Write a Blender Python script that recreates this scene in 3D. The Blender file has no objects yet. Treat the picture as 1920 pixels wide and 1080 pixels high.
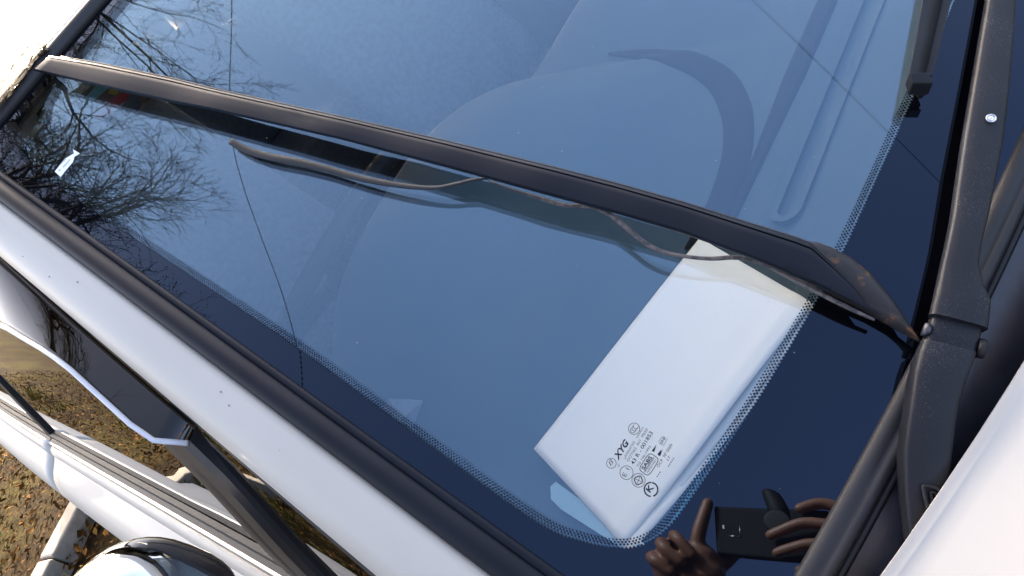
import bpy, bmesh, math, random
import numpy as np
from mathutils import Vector, Matrix

random.seed(7)
rng = np.random.default_rng(11)
D = bpy.data
scene = bpy.context.scene
COL = scene.collection
R_ = math.radians

# ------------------------------------------------------------------ camera, world, sun, exposure
# car frame: +X car's left, +Y rearwards, +Z up, ground z = 0
FPX = 1445.0
CAM = np.array([-0.7681, -0.262, 1.436])
RIGHT = np.array([0.4461, -0.6624, -0.6018])
DOWN = np.array([-0.8211, -0.0348, -0.5697])
RIGHT /= np.linalg.norm(RIGHT)
DOWN -= RIGHT * (DOWN @ RIGHT); DOWN /= np.linalg.norm(DOWN)
FWD = np.cross(RIGHT, DOWN)
cam_d = D.cameras.new('camera'); cam_o = D.objects.new('camera', cam_d); COL.objects.link(cam_o)
cam_o.matrix_world = Matrix(((RIGHT[0], -DOWN[0], -FWD[0], CAM[0]), (RIGHT[1], -DOWN[1], -FWD[1], CAM[1]),
                             (RIGHT[2], -DOWN[2], -FWD[2], CAM[2]), (0, 0, 0, 1)))
cam_d.sensor_width = 36.0
cam_d.lens = 36.0 * FPX / 1920.0
cam_d.clip_start = 0.01
cam_d.clip_end = 2000
scene.camera = cam_o

SUN_EL, SUN_AZ = R_(22), R_(25)      # azimuth from +Y (rear) towards +X
wd = D.worlds.new('World'); scene.world = wd; wd.use_nodes = True
nt = wd.node_tree
sky = nt.nodes.new('ShaderNodeTexSky'); sky.sky_type = 'NISHITA'; sky.sun_disc = False
sky.sun_elevation = SUN_EL; sky.sun_rotation = SUN_AZ
sky.air_density = 0.6; sky.dust_density = 6.0; sky.ozone_density = 2.5
nt.links.new(sky.outputs[0], nt.nodes['Background'].inputs[0])
nt.nodes['Background'].inputs[1].default_value = 0.15
sl = D.lights.new('sun', 'SUN'); sl.energy = 3.0; sl.angle = R_(0.53); sl.color = (1.0, 0.93, 0.82)
so = D.objects.new('sun', sl); COL.objects.link(so)
sdir = Vector((math.sin(SUN_AZ) * math.cos(SUN_EL), math.cos(SUN_AZ) * math.cos(SUN_EL), math.sin(SUN_EL)))
so.rotation_euler = sdir.to_track_quat('Z', 'Y').to_euler(); so.location = (-4, 12, 9)
vs = scene.view_settings
vs.view_transform = 'Standard'; vs.look = 'None'; vs.exposure = 3.18; vs.gamma = 1.0; vs.use_curve_mapping = False
vs.use_white_balance = True; vs.white_balance_temperature = 8000; vs.white_balance_tint = 10.0
scene.cycles.use_denoising = True
scene.cycles.use_adaptive_sampling = False
scene.cycles.transparent_max_bounces = 24
scene.cycles.max_bounces = 10
scene.cycles.caustics_reflective = False
scene.cycles.caustics_refractive = False

# ------------------------------------------------------------------ geometry of the windscreen (a curved sheet)
TH = R_(31.0); RG = 0.66 / math.tan(R_(12))
S_ = np.array([0, math.cos(TH), math.sin(TH)]); N_ = np.array([0, -math.sin(TH), math.cos(TH)])
X_ = np.array([1.0, 0, 0])
C_ = np.array([0, 0, 1.0]) + N_ * 0.66 ** 2 / 2 / RG
def Q(a, b, h=0.0):                      # a lateral, b up the slope, h above the glass
    nl = N_ + X_ * a / RG; nl = nl / np.linalg.norm(nl)
    return C_ + a * X_ + b * S_ - N_ * a * a / 2 / RG + h * nl
def ray(px, py):                         # sight line used to survey the photograph (1920 x 1080)
    r = RIGHT * (px - 960) + DOWN * (py - 540) + FWD * FPX
    return r / np.linalg.norm(r)
def W(px, py, h=0.0):                    # where a sight line meets the sheet h above the glass
    r = ray(px, py); A = r[0] ** 2 / 2 / RG; B = N_ @ r + CAM[0] * r[0] / RG
    c = N_ @ (CAM - C_) + CAM[0] ** 2 / 2 / RG - h
    if abs(A) < 1e-9: return CAM - c / B * r
    d = math.sqrt(max(0, B * B - 4 * A * c))
    t = min(x for x in ((-B - d) / 2 / A, (-B + d) / 2 / A) if x > 0)
    return CAM + t * r
def ab(p): return float(p[0]), float((p - C_) @ S_)
def WA(px, py, h=0.0): return ab(W(px, py, h))
def PZ(px, py, z): r = ray(px, py); return CAM + (z - CAM[2]) / r[2] * r
def PY(px, py, y): r = ray(px, py); return CAM + (y - CAM[1]) / r[1] * r
def AT(px, py, t): return CAM + t * ray(px, py)
def interp(x, xs, ys): return float(np.interp(x, xs, ys))

# ------------------------------------------------------------------ materials
class NT:
    def __init__(s, name):
        s.m = D.materials.new(name); s.m.use_nodes = True; s.t = s.m.node_tree
        s.b = s.t.nodes['Principled BSDF']; s.out = s.t.nodes['Material Output']
    def n(s, typ, **kw):
        o = s.t.nodes.new(typ)
        for k, v in kw.items():
            if k.startswith('i_'): o.inputs[k[2:].replace('_', ' ')].default_value = v
            else: setattr(o, k, v)
        return o
    def l(s, a, b): s.t.links.new(a, b)
    def noise(s, scale, detail=4, rough=0.55, coord='Object', dist=0.0):
        tc = s.n('ShaderNodeTexCoord'); nz = s.n('ShaderNodeTexNoise')
        nz.inputs['Scale'].default_value = scale; nz.inputs['Detail'].default_value = detail
        nz.inputs['Roughness'].default_value = rough; nz.inputs['Distortion'].default_value = dist
        s.l(tc.outputs[coord], nz.inputs['Vector']); return nz
    def ramp(s, src, stops):
        r = s.n('ShaderNodeValToRGB'); el = r.color_ramp.elements
        while len(el) < len(stops): el.new(0.5)
        for e, (p, c) in zip(el, stops):
            e.position = p; e.color = tuple(c) + (1,) if len(c) == 3 else c
        s.l(src, r.inputs[0]); return r
    def mix(s, fac, a, b):
        m = s.n('ShaderNodeMix', data_type='RGBA')
        for v, i in ((fac, 0), (a, 6), (b, 7)):
            if hasattr(v, 'is_output'): s.l(v, m.inputs[i])
            elif i == 0: m.inputs[0].default_value = v
            else: m.inputs[i].default_value = tuple(v) + (1,)
        return m.outputs[2]
    def bump(s, src, strength=0.2, dist=0.002):
        b = s.n('ShaderNodeBump'); b.inputs['Strength'].default_value = strength; b.inputs['Distance'].default_value = dist
        s.l(src, b.inputs['Height']); s.l(b.outputs[0], s.b.inputs['Normal']); return b

MATS = {}
def plain(name, col, rough=0.5, metal=0.0, coat=0.0, spec=0.5, vary=0.12, scale=12, bump=0.0, bscale=300, bdist=0.0005):
    if name in MATS: return MATS[name]
    k = NT(name); k.b.inputs['Roughness'].default_value = rough; k.b.inputs['Metallic'].default_value = metal
    k.b.inputs['Coat Weight'].default_value = coat; k.b.inputs['Coat Roughness'].default_value = 0.03
    k.b.inputs['Specular IOR Level'].default_value = spec
    nz = k.noise(scale)
    c2 = tuple(max(0, x * (1 - vary)) for x in col); c3 = tuple(min(1, x * (1 + vary)) for x in col)
    rp = k.ramp(nz.outputs[0], [(0.3, c2), (0.7, c3)]); k.l(rp.outputs[0], k.b.inputs['Base Color'])
    if bump:
        k.bump(k.noise(bscale, 3).outputs[0], bump, bdist)
    MATS[name] = k.m; return k.m

def glass_mat(name, tint, f0=0.04, refl_tint=(1, 1, 1), dust=0.0):
    k = NT(name); k.t.nodes.remove(k.b)
    g = k.n('ShaderNodeNewGeometry'); dt = k.n('ShaderNodeVectorMath', operation='DOT_PRODUCT')
    k.l(g.outputs['Normal'], dt.inputs[0]); k.l(g.outputs['Incoming'], dt.inputs[1])
    ab_ = k.n('ShaderNodeMath', operation='ABSOLUTE'); k.l(dt.outputs['Value'], ab_.inputs[0])
    om = k.n('ShaderNodeMath', operation='SUBTRACT'); om.inputs[0].default_value = 1.0; k.l(ab_.outputs[0], om.inputs[1])
    pw = k.n('ShaderNodeMath', operation='POWER'); k.l(om.outputs[0], pw.inputs[0]); pw.inputs[1].default_value = 5
    ma = k.n('ShaderNodeMath', operation='MULTIPLY_ADD'); k.l(pw.outputs[0], ma.inputs[0])
    ma.inputs[1].default_value = 1 - f0; ma.inputs[2].default_value = f0
    tr = k.n('ShaderNodeBsdfTransparent'); tr.inputs[0].default_value = tuple(tint) + (1,)
    gl = k.n('ShaderNodeBsdfGlossy')
    gl.inputs['Roughness'].default_value = 0.0; gl.inputs['Color'].default_value = tuple(refl_tint) + (1,)
    mx = k.n('ShaderNodeMixShader'); k.l(ma.outputs[0], mx.inputs[0]); k.l(tr.outputs[0], mx.inputs[1]); k.l(gl.outputs[0], mx.inputs[2])
    if dust:
        tc = k.n('ShaderNodeTexCoord'); mp = k.n('ShaderNodeMapping'); mp.inputs['Scale'].default_value = (3, 9, 9); k.l(tc.outputs['Object'], mp.inputs[0])
        nz = k.n('ShaderNodeTexNoise'); nz.inputs['Scale'].default_value = 2.5; nz.inputs['Detail'].default_value = 8; nz.inputs['Roughness'].default_value = 0.65; k.l(mp.outputs[0], nz.inputs['Vector'])
        mr_ = k.n('ShaderNodeMapRange'); mr_.inputs[1].default_value = 0.35; mr_.inputs[2].default_value = 0.75; mr_.inputs[3].default_value = 0.0; mr_.inputs[4].default_value = dust; k.l(nz.outputs[0], mr_.inputs[0])
        df = k.n('ShaderNodeBsdfDiffuse'); df.inputs[0].default_value = (0.5, 0.49, 0.46, 1); m2 = k.n('ShaderNodeMixShader'); k.l(mr_.outputs[0], m2.inputs[0]); k.l(mx.outputs[0], m2.inputs[1]); k.l(df.outputs[0], m2.inputs[2]); mx = m2
    k.l(mx.outputs[0], k.out.inputs[0]); MATS[name] = k.m; return k.m

M_paint = plain('white_car_paint', (0.49, 0.455, 0.40), 0.5, spec=0.3, coat=0.15, vary=0.03, scale=7)
M_glass_out = glass_mat('windscreen_glass', (0.98, 0.99, 0.98), 0.05, (0.44, 0.70, 1.0), 0.016)
M_glass_in = glass_mat('windscreen_glass_inner', (0.98, 0.99, 0.98), 0.165, (0.46, 0.74, 1.0))
M_side = glass_mat('side_window_glass', (0.12, 0.125, 0.12), 0.06)
def frit_mat():
    k = NT('black_ceramic_border'); k.b.inputs['Base Color'].default_value = (0.002, 0.002, 0.003, 1); k.b.inputs['Roughness'].default_value = 0.0
    k.b.inputs['IOR'].default_value = 1.58; k.b.inputs['Specular Tint'].default_value = (0.42, 0.64, 1.0, 1); return k.m
M_frit = frit_mat()
M_trim = plain('satin_black_trim', (0.006, 0.008, 0.014), 0.45, spec=0.18, vary=0.15, scale=20, bump=0.06, bscale=900)
M_rubber = plain('black_rubber', (0.014, 0.014, 0.016), 0.6, vary=0.25, scale=30, bump=0.2, bscale=400)
M_plastic = plain('black_plastic', (0.012, 0.012, 0.014), 0.5, spec=0.3, vary=0.2, scale=25, bump=0.15, bscale=1200)
M_chrome = plain('chrome', (0.85, 0.85, 0.86), 0.06, metal=1.0, vary=0.01)
M_steel = plain('dull_steel', (0.55, 0.55, 0.55), 0.3, metal=1.0, vary=0.1, scale=200)
M_dash = plain('grey_dashboard_vinyl', (0.036, 0.070, 0.088), 0.65, spec=0.2, vary=0.08, scale=6, bump=0.12, bscale=500, bdist=0.0008)
M_dark = plain('dark_cabin_plastic', (0.012, 0.013, 0.015), 0.6, vary=0.2)
M_seat = plain('grey_seat_fabric', (0.15, 0.17, 0.20), 0.9, vary=0.2, scale=80, bump=0.2, bscale=900)
M_liner = plain('olive_headlining', (0.14, 0.125, 0.09), 0.95, vary=0.1, scale=60)

def weathered(name, base, speck, amount=0.62, scale=260, rough=0.5):
    k = NT(name); k.b.inputs['Roughness'].default_value = rough; k.b.inputs['Specular IOR Level'].default_value = 0.3
    n1 = k.noise(scale, 6, 0.7); n2 = k.noise(14, 3, 0.6)
    mu = k.n('ShaderNodeMath', operation='MULTIPLY_ADD'); k.l(n2.outputs[0], mu.inputs[0]); mu.inputs[1].default_value = 0.45; k.l(n1.outputs[0], mu.inputs[2])
    r = k.ramp(mu.outputs[0], [(amount + 0.18, (0, 0, 0)), (min(0.99, amount + 0.26), (1, 1, 1))])
    k.l(k.mix(r.outputs[0], base, speck), k.b.inputs['Base Color'])
    k.bump(n1.outputs[0], 0.25, 0.0004); MATS[name] = k.m; return k.m
M_arm = weathered('worn_black_arm', (0.008, 0.009, 0.013), (0.07, 0.072, 0.08), 0.64, 1300)
M_rust = weathered('rusty_black_metal', (0.022, 0.021, 0.022), (0.13, 0.06, 0.03), 0.575, 60)
M_oldrub = weathered('perished_rubber', (0.055, 0.052, 0.054), (0.14, 0.12, 0.11), 0.52, 130, 0.55)

# ------------------------------------------------------------------ mesh helpers
def smooth(me):
    me.polygons.foreach_set('use_smooth', [True] * len(me.polygons)); me.update()
def mesh(name, verts, faces, mat, parent=None, sm=True, label=None, cat=None, group=None, kind=None, edge=None):
    v = np.asarray(verts, dtype=float)
    if parent is None:
        o_ = np.array([(v[:, 0].min() + v[:, 0].max()) / 2, (v[:, 1].min() + v[:, 1].max()) / 2, v[:, 2].min()])
    else:
        o_ = np.zeros(3); p = parent
        while p is not None: o_ = o_ + np.array(p.location); p = p.parent
    me = D.meshes.new(name); me.from_pydata((v - o_).tolist(), [], [tuple(int(i) for i in f) for f in faces])
    me.materials.append(mat)
    bm = bmesh.new(); bm.from_mesh(me); bmesh.ops.recalc_face_normals(bm, faces=bm.faces); bm.to_mesh(me); bm.free()
    if sm: smooth(me)
    o = D.objects.new(name, me); COL.objects.link(o)
    if parent is not None: o.parent = parent
    else: o.location = o_
    if edge is not None and sm:
        md = o.modifiers.new('split', 'EDGE_SPLIT'); md.split_angle = R_(edge)
    tag(o, label, cat, group, kind); return o
def tag(o, label=None, cat=None, group=None, kind=None):
    if label: o['label'] = label
    if cat: o['category'] = cat
    if group: o['group'] = group
    if kind: o['kind'] = kind
    return o
def empty(name, loc, label=None, cat=None, group=None, parent=None):
    o = D.objects.new(name, None); COL.objects.link(o); o.empty_display_size = 0.1
    if parent is not None:
        o.parent = parent; q = np.zeros(3); p = parent
        while p is not None: q = q + np.array(p.location); p = p.parent
        o.location = np.asarray(loc, float) - q
    else: o.location = loc
    return tag(o, label, cat, group)
def grid(rows, close_u=False, close_v=False, caps=False):
    rows = [list(r) for r in rows]; nr, nc = len(rows), len(rows[0])
    V = [p for r in rows for p in r]; F = []
    for i in range(nr if close_v else nr - 1):
        for j in range(nc if close_u else nc - 1):
            i2, j2 = (i + 1) % nr, (j + 1) % nc
            F.append((i * nc + j, i * nc + j2, i2 * nc + j2, i2 * nc + j))
    if caps:
        F.append(tuple(range(nc))); F.append(tuple((nr - 1) * nc + j for j in range(nc))[::-1])
    return V, F
def loft(name, rows, mat, parent=None, closed=False, **kw):
    V, F = grid(rows, close_u=closed, caps=closed); return mesh(name, V, F, mat, parent, **kw)
def sheet(name, rows, mat, parent, thick, **kw):
    o = loft(name, rows, mat, parent, **kw)
    s = o.modifiers.new('thick', 'SOLIDIFY'); s.thickness = thick; s.offset = -1; return o
def resamp(pts, n):
    P = np.asarray(pts, float); t = np.arange(len(P)); q = np.linspace(0, len(P) - 1, n)
    return np.stack([np.interp(q, t, P[:, k]) for k in range(P.shape[1])], 1)
def frames(pts):
    P = np.asarray(pts, float); T = np.gradient(P, axis=0); T /= np.linalg.norm(T, axis=1)[:, None] + 1e-12
    up = np.array([0, 0, 1.0]) if abs(T[0][2]) < 0.9 else np.array([1.0, 0, 0])
    n = np.cross(T[0], up); n /= np.linalg.norm(n); out = []
    for t in T:
        n = n - t * (n @ t); n /= np.linalg.norm(n); out.append((n.copy(), np.cross(t, n)))
    return P, out
def tube_rows(pts, rad, seg=8):
    P, fr = frames(pts)
    if np.isscalar(rad): rad = [rad] * len(P)
    return [[P[i] + rad[i] * (math.cos(2 * math.pi * k / seg) * fr[i][0] + math.sin(2 * math.pi * k / seg) * fr[i][1]) for k in range(seg)] for i in range(len(P))]
def tube(name, pts, rad, mat, parent=None, seg=8, **kw):
    return loft(name, tube_rows(pts, rad, seg), mat, parent, closed=True, **kw)
def spline(pts, n=40):
    P = np.asarray(pts, float); m = len(P)
    t = np.concatenate([[0], np.cumsum(np.linalg.norm(np.diff(P, axis=0), axis=1) ** 0.5)])
    ts = np.linspace(0, t[-1], n); out = []
    ext = np.vstack([2 * P[0] - P[1], P, 2 * P[-1] - P[-2]])
    for q in ts:
        i = min(max(np.searchsorted(t, q, side='right') - 1, 0), m - 2); u = (q - t[i]) / (t[i + 1] - t[i])
        p0, p1, p2, p3 = ext[i], ext[i + 1], ext[i + 2], ext[i + 3]
        out.append(0.5 * ((2 * p1) + (-p0 + p2) * u + (2 * p0 - 5 * p1 + 4 * p2 - p3) * u * u + (-p0 + 3 * p1 - 3 * p2 + p3) * u ** 3))
    return np.array(out)
def prism(name, poly, vec, mat, parent=None, **kw):
    n = len(poly); V = [np.asarray(p, float) for p in poly] + [np.asarray(p, float) + vec for p in poly]
    F = [tuple(range(n)), tuple(range(2 * n - 1, n - 1, -1))] + [(i, (i + 1) % n, (i + 1) % n + n, i + n) for i in range(n)]
    return mesh(name, V, F, mat, parent, **kw)
def bevel(o, w, seg=2):
    m = o.modifiers.new('bevel', 'BEVEL'); m.width = w; m.segments = seg; m.limit_method = 'ANGLE'; m.angle_limit = R_(35); return o
def obox(name, c, ex, ey, ez, mat, parent=None, bw=0.0, **kw):
    c, ex, ey, ez = (np.asarray(q, float) for q in (c, ex, ey, ez))
    V = [c + sx * ex + sy * ey + sz * ez for sz in (-1, 1) for sy in (-1, 1) for sx in (-1, 1)]
    F = [(0, 2, 3, 1), (4, 5, 7, 6), (0, 1, 5, 4), (2, 6, 7, 3), (0, 4, 6, 2), (1, 3, 7, 5)]
    o = mesh(name, V, F, mat, parent, sm=False, **kw)
    if bw: bevel(o, bw)
    return o
def box(name, x0, x1, y0, y1, z0, z1, mat, parent=None, bw=0.0, **kw):
    return obox(name, ((x0 + x1) / 2, (y0 + y1) / 2, (z0 + z1) / 2), (abs(x1 - x0) / 2, 0, 0), (0, abs(y1 - y0) / 2, 0), (0, 0, abs(z1 - z0) / 2), mat, parent, bw, **kw)
def ellipsoid(name, c, ax, ay, az, mat, parent=None, nu=32, nv=18, f=None, **kw):
    c, ax, ay, az = (np.asarray(q, float) for q in (c, ax, ay, az)); rows = []
    for i in range(nv + 1):
        ph = math.pi * (i / nv - 0.5); ph = max(-1.5698, min(1.5698, ph)); r = []
        for j in range(nu):
            t = 2 * math.pi * j / nu; q = np.array([math.cos(ph) * math.cos(t), math.cos(ph) * math.sin(t), math.sin(ph)])
            if f is not None: q = f(q)
            r.append(c + q[0] * ax + q[1] * ay + q[2] * az)
        rows.append(r)
    V, F = grid(rows, close_u=True, caps=True); return mesh(name, V, F, mat, parent, **kw)

# ------------------------------------------------------------------ ground
def ground_mat():
    k = NT('leafy_soil'); n1 = k.noise(1.3, 8, 0.65); n2 = k.noise(38, 6, 0.7); n3 = k.noise(0.5, 5, 0.6)
    soil = k.ramp(n2.outputs[0], [(0.25, (0.008, 0.0045, 0.002)), (0.5, (0.018, 0.0105, 0.005)), (0.62, (0.04, 0.022, 0.009)), (0.75, (0.085, 0.05, 0.021))])
    gr = k.ramp(n2.outputs[0], [(0.3, (0.012, 0.011, 0.003)), (0.55, (0.045, 0.035, 0.008)), (0.72, (0.105, 0.072, 0.018))])
    f = k.ramp(n1.outputs[0], [(0.45, (0, 0, 0)), (0.6, (1, 1, 1))])
    k.l(k.mix(f.outputs[0], soil.outputs[0], gr.outputs[0]), k.b.inputs['Base Color'])
    k.b.inputs['Roughness'].default_value = 1.0; k.b.inputs['Specular IOR Level'].default_value = 0.05; k.bump(n2.outputs[0], 0.8, 0.03); return k.m
M_ground = ground_mat()
GH = lambda x, y: 0.0
rows = []
xs_ = np.concatenate([[-900, -200, -60, -25], np.arange(-12, 12.1, 0.6), [25, 60, 200, 900]])
ys_ = np.concatenate([[-900, -200, -60, -25], np.arange(-10, 14.1, 0.6), [25, 60, 200, 900]])
for y in ys_:
    rows.append([(x, y, (0.03 * math.sin(x * 2.1 + y) * math.cos(y * 1.7) - 0.03) if -13 < x < 13 and -11 < y < 15 else -0.03) for x in xs_])
loft('ground', rows, M_ground, kind='structure')

# ------------------------------------------------------------------ the car
car = empty('car', (0, 0, 0), 'white minivan whose blue-reflecting windscreen and black wipers fill the view', 'car')

_gb = [.083, .283, .425, .59, .734]; _ga = [-.727, -.699, -.678, -.652, -.629]
_gf = np.polyfit(_gb, _ga, 1)
def a_gap(b): return float(np.polyval(_gf, b))            # visible edge of the glass, right-hand side of the car (x < 0)
def b_bot(a): return -0.105 + 0.13 * a * a
def b_top(a): return 0.700 + 0.20 * a * a

# --- windscreen
def glass_rows(h, ns=72, nt_=48, m=0.007):
    rows = []
    for i in range(nt_ + 1):
        t = i / nt_; r = []
        for j in range(ns + 1):
            s = 2 * j / ns - 1; b = 0.3
            for _ in range(4):
                a = s * (abs(a_gap(b)) + m); b = b_bot(a) - m + t * (b_top(a) + 2 * m - b_bot(a))
            r.append(Q(a, b, h))
        rows.append(r)
    return rows
windscreen = loft('windscreen', glass_rows(0.0), M_glass_out, car, label='laminated windscreen reflecting blue sky and bare branches')
loft('inner_pane', glass_rows(-0.0052), M_glass_in, windscreen)

# ceramic border with saw-tooth edge and dots
inn = [(0, -0.021), (-.13, -.0195), (-.246, -.017), (-.346, -.012), (-.465, -.004), (-.53, .005), (-.591, .016), (-.645, .0285), (-.672, .036), (-.688, .0455), (-.698, .060), (-.7045, .085),
       (-.7055, .119), (-.690, .212), (-.667, .345), (-.648, .48), (-.633, .59), (-.617, .69), (-.605, .725), (-.575, .742), (-.45, .722), (-.25, .694), (0, .682)]
def outer_of(p, i):
    a, b = p
    if i <= 7: return (a, b_bot(a) - .006)
    if i in (8, 9, 10): q = {8: (-.71, -.03), 9: (-.742, -.02), 10: (-.744, .02)}[i]; return q
    if i <= 17: return (a_gap(b) - .006, b)
    if i == 18: return (-.632, .775)
    return (a, b_top(a) + .006)
out = [outer_of(p, i) for i, p in enumerate(inn)]
def cat2(ctrl, ts):
    P = np.asarray(ctrl, float); E = np.vstack([2 * P[0] - P[1], P, 2 * P[-1] - P[-2]]); o = []
    for q in ts:
        i = min(int(q), len(P) - 2); u = q - i; p0, p1, p2, p3 = E[i], E[i + 1], E[i + 2], E[i + 3]
        o.append(0.5 * ((2 * p1) + (-p0 + p2) * u + (2 * p0 - 5 * p1 + 4 * p2 - p3) * u * u + (-p0 + 3 * p1 - 3 * p2 + p3) * u ** 3))
    return np.array(o)
td = np.linspace(0, len(inn) - 1, 4000); pd_ = cat2(inn, td); sd = np.concatenate([[0], np.cumsum(np.linalg.norm(np.diff(pd_, axis=0), axis=1))])
PITCH = 0.0025
ss = np.arange(0, sd[-1], PITCH / 2); ti = np.interp(ss, sd, td); pi_ = cat2(inn, ti); po = cat2(out, ti)
tg = np.gradient(pi_, axis=0); tg /= np.linalg.norm(tg, axis=1)[:, None]; nrm = np.stack([-tg[:, 1], tg[:, 0]], 1)
mid = np.array([0, 0.35]); sgn = np.sign(((mid - pi_) * nrm).sum(1)); nrm *= sgn[:, None]
r0, r1 = [], []
for i in range(len(ss)):
    z = 0.0008 * (1 if i % 2 else -1)
    for sx, lst in ((1, r0),): pass
    q = pi_[i] + nrm[i] * z; r0.append((q, po[i]))
V, F = [], []
for sx in (1, -1):
    base = len(V)
    for q, o_ in r0:
        V.append(Q(sx * q[0], q[1], 0.0004)); V.append(Q(sx * o_[0], o_[1], 0.0004))
    F += [(base + 2 * i, base + 2 * i + 2, base + 2 * i + 3, base + 2 * i + 1) for i in range(len(r0) - 1)]
mesh('black_border', V, F, M_frit, windscreen, sm=True)
V, F = [], []
for sx in (1, -1):
    for row, (off, rad) in enumerate(((0.0019, 0.00076), (0.0034, 0.00072), (0.0049, 0.00062))):
        for i in range(row % 2, len(ss), 2):
            c = pi_[i] + nrm[i] * off; base = len(V)
            for k in range(6):
                t = k * math.pi / 3; V.append(Q(sx * (c[0] + rad * math.cos(t)), c[1] + rad * math.sin(t), 0.0004))
            F.append(tuple(range(base, base + 6)))
mesh('border_dots', V, F, M_frit, windscreen, sm=False, kind='stuff')

V, F = [], []
for i in range(170):
    a, b, r = rng.uniform(-0.70, 0.1), rng.uniform(-0.03, 0.68), 0.00018 + 0.0004 * rng.random() ** 3; base = len(V)
    for k in range(5): V.append(Q(a + r * math.cos(k * 1.257), b + r * math.sin(k * 1.257) * rng.uniform(0.6, 1.3), 0.0006))
    F.append(tuple(range(base, base + 5)))
mesh('dust_specks', V, F, plain('pale_dust', (0.30, 0.29, 0.27), 0.9), windscreen, sm=False, kind='stuff')
# rubber seal along the foot and the head of the glass
def seal_rows(fb, a0, a1, prof, n=60):
    rows = []
    for i in range(n + 1):
        a = a0 + (a1 - a0) * i / n; rows.append([Q(a, fb(a) + db, h) for db, h in prof])
    return rows
bot_prof = [(0.006, 0.0005), (0.004, 0.0035), (-0.001, 0.005), (-0.004, 0.0038), (-0.0065, 0.0036), (-0.0075, 0.0048), (-0.012, 0.0042), (-0.0145, 0.0005), (-0.012, -0.012), (0.0, -0.010)]
loft('lower_seal', seal_rows(b_bot, -.735, .735, bot_prof), M_rubber, windscreen, closed=True)
top_prof = [(-0.006, 0.0005), (-0.004, 0.005), (0.002, 0.008), (0.008, 0.008), (0.012, 0.004), (0.008, -0.006), (-0.002, -0.006)]
loft('upper_seal', seal_rows(b_top, -.615, .615, top_prof), M_rubber, windscreen, closed=True)

# --- pillars (right-hand one surveyed, left-hand one mirrored)
def lin_ab(pts, h):                      # a as a linear function of b along a surveyed edge
    q = [WA(x, y, h) for x, y in pts]; return np.polyfit([p[1] for p in q], [p[0] for p in q], 1)
f_out = lin_ab([(0, 370), (205, 540), (400, 688), (640, 870), (935, 1080)], 0.004)
f_low = lin_ab([(75, 540), (250, 705), (400, 835), (515, 925), (640, 1030)], -0.050)
BS = np.linspace(-0.06, 0.80, 30)
def mould_row(b, sx):
    g = a_gap(b); o_ = float(np.polyval(f_out, b)); w = o_ - g
    prof = [(0.0, 0.0008), (0.03, 0.0035), (0.10, 0.0045), (0.20, 0.0042), (0.24, 0.0032), (0.28, 0.0046), (0.42, 0.0085), (0.62, 0.0100), (0.85, 0.0082), (0.96, 0.0050), (1.0, 0.0015), (0.8, -0.004), (0.2, -0.004)]
    return [Q(sx * (g + w * t), b, h) for t, h in prof]
f_low2 = lin_ab([(75, 562), (250, 728), (400, 858), (515, 948), (640, 1053)], -0.050)
def pillar_row(b, sx):
    o_ = float(np.polyval(f_out, b)); l_ = float(np.polyval(f_low2, b)); w = l_ - o_
    prof = [(-0.18, -0.010), (-0.02, -0.002), (0.03, 0.0035), (0.12, 0.0045), (0.35, 0.0015), (0.55, -0.0035), (0.75, -0.013), (0.90, -0.027), (0.98, -0.042), (1.0, -0.052), (0.93, -0.062), (0.6, -0.055), (0.2, -0.04)]
    return [Q(sx * (o_ + w * t), b, h) for t, h in prof]
for sx in (1, -1):
    loft('pillar_moulding', [mould_row(b, sx) for b in BS if b < 0.752], M_trim, car, closed=True, edge=50)
    loft('windscreen_pillar', [pillar_row(b, sx) for b in BS], M_paint, car, closed=True, edge=60)

V, F = [], []
for i in range(7):
    b = rng.uniform(0.1, 0.74); t = rng.uniform(0.1, 0.6); r = 0.0003 + 0.0006 * rng.random() ** 3; o_ = float(np.polyval(f_out, b)); w = float(np.polyval(f_low2, b)) - o_
    h = interp(t, [0.12, 0.35, 0.55, 0.75], [0.0045, 0.0015, -0.0035, -0.013]) + 0.0006; base = len(V)
    for k in range(5): V.append(Q(o_ + w * t + r * math.cos(k * 1.257), b + 1.5 * r * math.sin(k * 1.257), h))
    F.append(tuple(range(base, base + 5)))
mesh('grime_specks', V, F, plain('grey_grime', (0.20, 0.185, 0.16), 0.9), car, sm=False, kind='stuff')

# --- side of the cabin: window sheet between the pillar / roof rail and the belt line
lowline = [Q(float(np.polyval(f_low, b)), b, -0.054) for b in np.linspace(-0.1, 0.80, 40)]
LY = [p[1] for p in lowline]; LZ = [p[2] for p in lowline]; LX = [p[0] for p in lowline]
YT = LY[-1]; ZRAIL, XRAIL = LZ[-1], LX[-1]
BELT_Y = [-0.2, 0.3, 0.57, 0.76, 1.0, 1.49, 2.2, 3.6]; BELT_X = [-0.80, -0.822, -0.83, -0.832, -0.84, -0.88, -0.895, -0.88]
ZB = 0.93
_bf = np.polyfit(BELT_Y, BELT_X, 4)
def xbelt(y): return float(np.polyval(_bf, y))
def ztop(y): return interp(y, LY, LZ) if y < YT else ZRAIL + 0.12 * (1 - math.exp(-(y - YT) / 0.55))
def xtop(y): return interp(y, LY, LX) if y < YT else XRAIL - 0.02 * min(1, (y - YT) / 0.8)
def xside(y, z):
    zt = ztop(y); u = (z - ZB) / max(0.02, zt - ZB); return xbelt(y) + (xtop(y) - xbelt(y)) * u - 0.005 * math.sin(math.pi * min(1, max(0, u)))
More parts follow.
